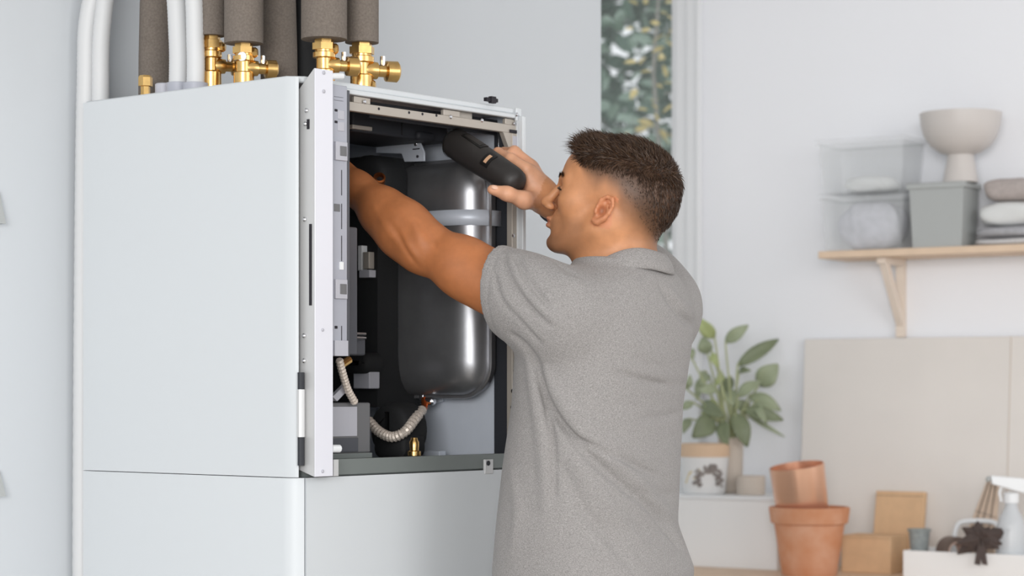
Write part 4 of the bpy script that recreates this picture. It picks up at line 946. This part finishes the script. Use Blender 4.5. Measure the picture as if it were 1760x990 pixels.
# ---- hair strands, brows
M_HAIR = mat('dark_brown_hair', (62, 46, 36), .45, noise=.3, nscale=70, spec=.3)
nrm = np.zeros(len(BV)*3, np.float32); body.data.vertex_normals.foreach_get('vector', nrm); nrm = nrm.reshape(-1, 3)
cand = np.where((dens > .85) & near)[0]
w_ = np.clip(dens[cand], .05, 1)**.7
pick = RNG.choice(cand, 17000, p=w_/w_.sum())
hvs = []; hfs = []; hmi = []
hF, hL, hU = np.array(HF), np.array(HL), np.array(HU)
jit = RNG.normal(0, 1, (len(pick), 8))
for n_, i in enumerate(pick):
    f, l, z, d = hf_[i], hl_[i], hz_[i], dens[i]; nn = nrm[i]; j = jit[n_]
    top = float(sstep(.035, .10, z)); front = float(sstep(.0, .07, f))
    over = float(sstep(0, .035, z-hair_line(f)))
    ln = (.0022+.006*over*d)*(1-top)+top*(.021+.017*front)
    if d < .97: ln = .001+.003*d
    ln *= 1+.22*j[0]
    comb = (hF*(.55*top*(1-.3*front)-.35*(1-top))+hL*(-.35*top+.25*j[1]*top)+hU*(.25*top*front-.75*(1-top)))+j[2:5]*.16
    comb = comb-nn*comb.dot(nn); comb /= max(1e-6, np.linalg.norm(comb))
    lift = .85*top+.35*(1-top)+.5*front*top; dr = nn*lift+comb*(1.05-.3*front); dr /= np.linalg.norm(dr)
    p0 = BV[i]+j[5:8]*.0012-nn*.001; sd = np.cross(dr, j[2:5]+.01); sd /= max(1e-6, np.linalg.norm(sd)); wd_ = .00055 if d >= .97 else .00028
    p1 = p0+dr*ln*.5; p2 = p1+(dr*.6+comb*.5-nn*.18*top)*ln*.5; k = len(hvs)
    hvs += [p0-sd*wd_, p0+sd*wd_, p1-sd*wd_, p1+sd*wd_, p2]
    hfs += [(k, k+1, k+3, k+2), (k+2, k+3, k+4)]; hmi += [int(RNG.random() < .08+.36*top)]*2
off_ = np.array(FEET)
hair = link('hair', [tuple(v-off_) for v in hvs], hfs, M_HAIR, person, smooth=False); hair.data.materials.append(mat('lighter_brown_hair', (84, 63, 47), .4, noise=.25, nscale=60, spec=.35)); hair.data.polygons.foreach_set('material_index', hmi); hair['label'] = 'dark brown hair cropped short with faded sides'
bv = []; bfa = []
for e in (-1, 1):
    for i in range(260):
        s = RNG.uniform(0, 1); l = (.012+.036*s)*e; q = Vector(hp(.0968-.0135*s**1.6+RNG.normal(0, .0008), l, .024+.006*math.sin(s*2.6)+RNG.normal(0, .0022)))
        d_ = (HL*e*.8+HU*(.4-.6*s)-HF*.35*s).normalized()*.009; w2 = HU*.0006; k = len(bv); bv += [q-w2-FEET, q+w2-FEET, q+d_-FEET]; bfa.append((k, k+1, k+2))
for e in (-1, 1):
    for i in range(70):
        s = RNG.uniform(0, 1); q = Vector(hp(.0895-.012*s**1.5, (.020+.027*s)*e, .004-.004*s+RNG.normal(0, .0006))); d_ = HF*.005+HL*e*.005*s+HU*-.001; w2 = HU*.0007; k = len(bv); bv += [q-w2-FEET, q+w2-FEET, q+d_-FEET]; bfa.append((k, k+1, k+2))
link('eyebrow', bv, bfa, M_HAIR, person, smooth=False)
nl = P(850, 322, 4.166)-FEET; nb = MB(); nb.ball((0, 0, 0), (.0072, .0025, .0048), 12, 8); no = nb.build('fingernail', mat('nail', (232, 186, 160), .3), person); no.location = nl; no.rotation_euler = (-.5, .25, -.1)
# ---- bracelet on the right wrist
wx, wy, wz_ = frame(fa2); wc = RWR-fa2.normalized()*.018
rings_ = []
for i in range(28):
    a = 2*math.pi*i/28; c = wc+(wx*math.cos(a)+wy*math.sin(a))*.031; e1 = (wx*math.cos(a)+wy*math.sin(a)); rings_.append([c+(e1*math.cos(b)+wz_*math.sin(b))*.0035-FEET for b in [2*math.pi*j/8 for j in range(8)]])
MB().rings(rings_, False, True).build('bracelet', M_BRACE, person)

# ---- shirt
M_SHIRT = bpy.data.materials.new('grey_heather_jersey'); M_SHIRT.use_nodes = True; nt = M_SHIRT.node_tree; b_ = nt.nodes['Principled BSDF']
tco = nt.nodes.new('ShaderNodeTexCoord'); mp = nt.nodes.new('ShaderNodeMapping'); mp.inputs['Scale'].default_value = (420, 420, 900); nt.links.new(tco.outputs['Object'], mp.inputs['Vector'])
n1 = nt.nodes.new('ShaderNodeTexNoise'); n1.inputs['Scale'].default_value = 1; n1.inputs['Detail'].default_value = 3; nt.links.new(mp.outputs[0], n1.inputs['Vector'])
cr = nt.nodes.new('ShaderNodeValToRGB'); cr.color_ramp.elements[0].position = .33; cr.color_ramp.elements[1].position = .67
cr.color_ramp.elements[0].color = (*s2l((132, 129, 127)), 1); cr.color_ramp.elements[1].color = (*s2l((168, 164, 162)), 1)
nt.links.new(n1.outputs['Fac'], cr.inputs[0]); nt.links.new(cr.outputs[0], b_.inputs['Base Color']); b_.inputs['Roughness'].default_value = .95; b_.inputs['Specular IOR Level'].default_value = .15
b_.inputs['Sheen Weight'].default_value = .1
bp = nt.nodes.new('ShaderNodeBump'); bp.inputs['Strength'].default_value = .25; bp.inputs['Distance'].default_value = .0012; nt.links.new(n1.outputs['Fac'], bp.inputs['Height']); nt.links.new(bp.outputs['Normal'], b_.inputs['Normal'])
sf = Field((-.14, 3.82, .90), (.50, 4.62, 1.66), .0032)
sf.loft(TORSO, FT, .03, .010)
def scap(lo_sh, el, t_end, r0, r1):
    d = (el-lo_sh); e = lo_sh+d*t_end
    sf.chain([NK+Vector((0, 0, -.068)), lo_sh], [.058, r0], .05)
    sf.chain([lo_sh, lo_sh+d*t_end*.55, e+d.normalized()*.05], [r0, (r0+r1)/2, r1], .045)
    return e, d.normalized()
eL, dL = scap(LSH, LEL, .41, .068, .067)
eR, dR = scap(RSH, REL, .45, .070, .072)
sf.cone(LSH+Vector((.02, .02, -.02)), eL-dL*.03+Vector((.014, 0, -.022)), .066, .054, .05)       # loose cloth under the sleeve
sf.ell(RSH+Vector((.002, -.03, -.035)), (.058, .06, .062), np.eye(3), .04)
sf.smooth(2)
CR = [  # pixels along the fold, depth (+ groove, - ridge), width
    ([(918, 612), (935, 668), (962, 722), (1010, 782), (1070, 836), (1120, 878), (1162, 936)], .0075, .008),
    ([(938, 640), (962, 690), (1000, 740), (1060, 795), (1120, 850), (1160, 900)], -.0080, .013),
    ([(928, 640), (950, 700), (985, 745), (1030, 772), (1085, 798), (1130, 818)], .0045, .007),
    ([(960, 670), (1000, 720), (1060, 765), (1120, 795)], -.004, .016),
    ([(918, 620), (938, 690), (950, 760), (954, 850)], .0060, .006),
    ([(905, 620), (922, 700), (934, 790), (938, 880)], -.0045, .014),
    ([(965, 800), (1000, 870), (1050, 930), (1090, 985)], .0035, .013),
    ([(985, 790), (1040, 860), (1110, 940)], -.0035, .016),
    ([(866, 440), (880, 484), (908, 524), (946, 560)], .0048, .0055), ([(874, 440), (892, 482), (922, 520), (960, 552)], -.0040, .009),
    ([(886, 440), (906, 478), (944, 530)], .0045, .006), ([(850, 470), (866, 520), (900, 556), (930, 590)], .0035, .006),
    ([(862, 500), (890, 540), (930, 575)], -.0035, .010),
    ([(880, 575), (906, 598), (928, 636)], .0065, .009), ([(952, 448), (972, 462), (992, 474)], .0045, .006), ([(938, 440), (962, 470), (1000, 495)], -.003, .011),
    ([(1136, 494), (1152, 520), (1172, 546), (1190, 560)], .0060, .008), ([(1150, 496), (1170, 522), (1192, 540)], -.005, .011),
    ([(1060, 640), (1110, 656), (1178, 662)], .0028, .008), ([(1070, 628), (1120, 642), (1176, 646)], -.0025, .012),
    ([(1100, 720), (1140, 716), (1172, 706)], .0022, .009), ([(1050, 560), (1100, 600), (1150, 620)], -.002, .02), ([(1090, 840), (1130, 850), (1164, 846)], .002, .010),
    ([(880, 800), (890, 880), (880, 960)], -.003, .016), ([(1150, 890), (1168, 930), (1190, 975)], -.003, .014)]
for pix, dp, wdt in CR: sf.crease(pix, dp*(2.1 if dp > 0 else 1.5), wdt*.85)
# open sleeve ends and neck
for (e, d, r) in ((eL, Vector((dL.x, dL.y*1.3, dL.z*.15)).normalized(), .059), (eR, dR, .062)):
    sl, (X, Y, Z) = sf.win(np.array(e)-.16, np.array(e)+.16); h = (X-e.x)*d.x+(Y-e.y)*d.y+(Z-e.z)*d.z
    rad = np.sqrt(np.maximum((X-e.x)**2+(Y-e.y)**2+(Z-e.z)**2-h*h, 0)); m = (rad < .125)
    sf.F[sl] = np.where(m, np.maximum(sf.F[sl], h), sf.F[sl]); sf.put(sl, np.where(m, np.maximum(rad-r, -.03-h), .3).astype(np.float32), .003, 'd')
    # raised hem band
    ds = np.abs(h+.020); sf.F[sl] += np.where(m & (h < 0), .0016*np.exp(-(ds/.0028)**2), 0).astype(np.float32)
sl, (X, Y, Z) = sf.win((-.2, 3.8, .88), (.6, 4.7, .99)); sf.F[sl] = np.maximum(sf.F[sl], (.925-Z)+0*X+0*Y)
shirt, SV = sf.build('shirt', M_SHIRT, person, 1); shirt['label'] = 'heather grey jersey shirt with creased back'
# collar: folded band standing around the neck
rg = []; n_ = 56; cc = Vector((.204, 4.138, 1.562))
for i in range(n_):
    a = 2*math.pi*i/n_; fd = math.cos(a); ld = math.sin(a)
    tilt = .018*-fd-.022*max(0, fd)
    base = cc+FT*(fd*.079)+LT*(ld*.083)+Vector((0, 0, -.010+tilt+.006*math.sin(3*a+1)))
    outd = (FT*fd+LT*ld).normalized(); sec = []
    for (r_, z_) in ((.004, -.020), (.016, -.034), (.021, -.028), (.014, -.006), (.004, .008), (-.002, .010), (-.008, .004), (-.008, -.020)):
        sec.append(base+outd*r_+Vector((0, 0, z_))-FEET)
    rg.append(sec)
co_ = MB().rings(rg, False, True).build('collar', M_SHIRT, person, angle=70); co_.modifiers.new('sub', 'SUBSURF').levels = 1; co_.modifiers['sub'].render_levels = 1
# ---- trousers and shoes
tf = Field((-.12, 3.85, .03), (.42, 4.42, 1.02), .008)
hip = Vector((.152, 4.135, .93))
tf.ell(hip+Vector((0, 0, -.02)), (.145, .185, .11), [list(FT), list(LT), [0, 0, 1]], .04)
for e in (1, -1):
    h_ = hip+LT*.09*e+Vector((0, 0, -.06)); kn = hip+LT*.11*e+FT*.02; kn.z = .50; an = hip+LT*.12*e-FT*.01; an.z = .09
    tf.chain([h_, kn, an], [.098, .070, .060], .04)
    b = an-FEET; b.z = 0
    sh_ = MB(); sh_.rings([[b+FT*(-.01+.095*math.cos(q)*s_+.035)+LT*(.046*math.sin(q)*s_)+Vector((0, 0, z_)) for q in [2*math.pi*j/20 for j in range(20)]] for s_, z_ in ((1.3, .0), (1.32, .02), (1.26, .05), (.95, .085), (.7, .11))])
    sh_.build('shoe', M_SHOE, person)
tf.smooth(1); tf.build('trousers', M_TROUS, person, 1)

# ------------------------------------------------------------ torch held in the right hand
torch = empty('torch', T0, 0, 'black rubber torch held in the right hand inside the boiler opening', 'torch')
Lt = (T1-T0).length
MB().lathe((0, 0, 0), TA, [(.012, -.012), (.022, -.010), (.0275, -.003), (.0295, .004), (.0300, .03), (.0295, .06), (.0285, Lt*.7), (.027, Lt-.004), (.024, Lt+.010), (.016, Lt+.018)], 40).build('barrel', M_TORCH, torch, angle=50)
tx = (Vector((0, -1, 0))-TA*Vector((0, -1, 0)).dot(TA)).normalized(); ty = TA.cross(tx)      # towards the viewer, across
if ty.z < 0: ty = -ty
def strip(a0, a1, s0, s1, r, m, nm):
    v = []; f = []; k = 7
    for s in (s0, s1):
        for rr_ in (r, r-.004):
            for i in range(k): a = a0+(a1-a0)*i/(k-1); v.append(TA*s+(tx*math.cos(a)+ty*math.sin(a))*rr_)
    for i in range(k-1): f += [(i, i+1, 2*k+i+1, 2*k+i), (i, i+1, k+i+1, k+i), (2*k+i, 2*k+i+1, 3*k+i+1, 3*k+i)]
    f += [(0, k, 3*k, 2*k), (k-1, 2*k-1, 4*k-1, 3*k-1)]
    return link(nm, v, f, m, torch, angle=40)
strip(.55, 1.25, .028, .088, .0308, M_TORCH2, 'switch_frame'); strip(.66, 1.14, .034, .082, .0316, M_TORCH, 'switch_plate')
strip(-.35, .75, .112, .134, .0300, M_TORCH2, 'loop_recess'); strip(-.12, .52, .119, .127, .0303, mat('torch_cord_hole', (206, 164, 130), .6), 'loop_window')
MB().lathe((0, 0, 0), TA, [(.0302, .0005), (.0308, .002), (.0302, .0035)], 40, False).build('rim_ring', M_TORCH2, torch)
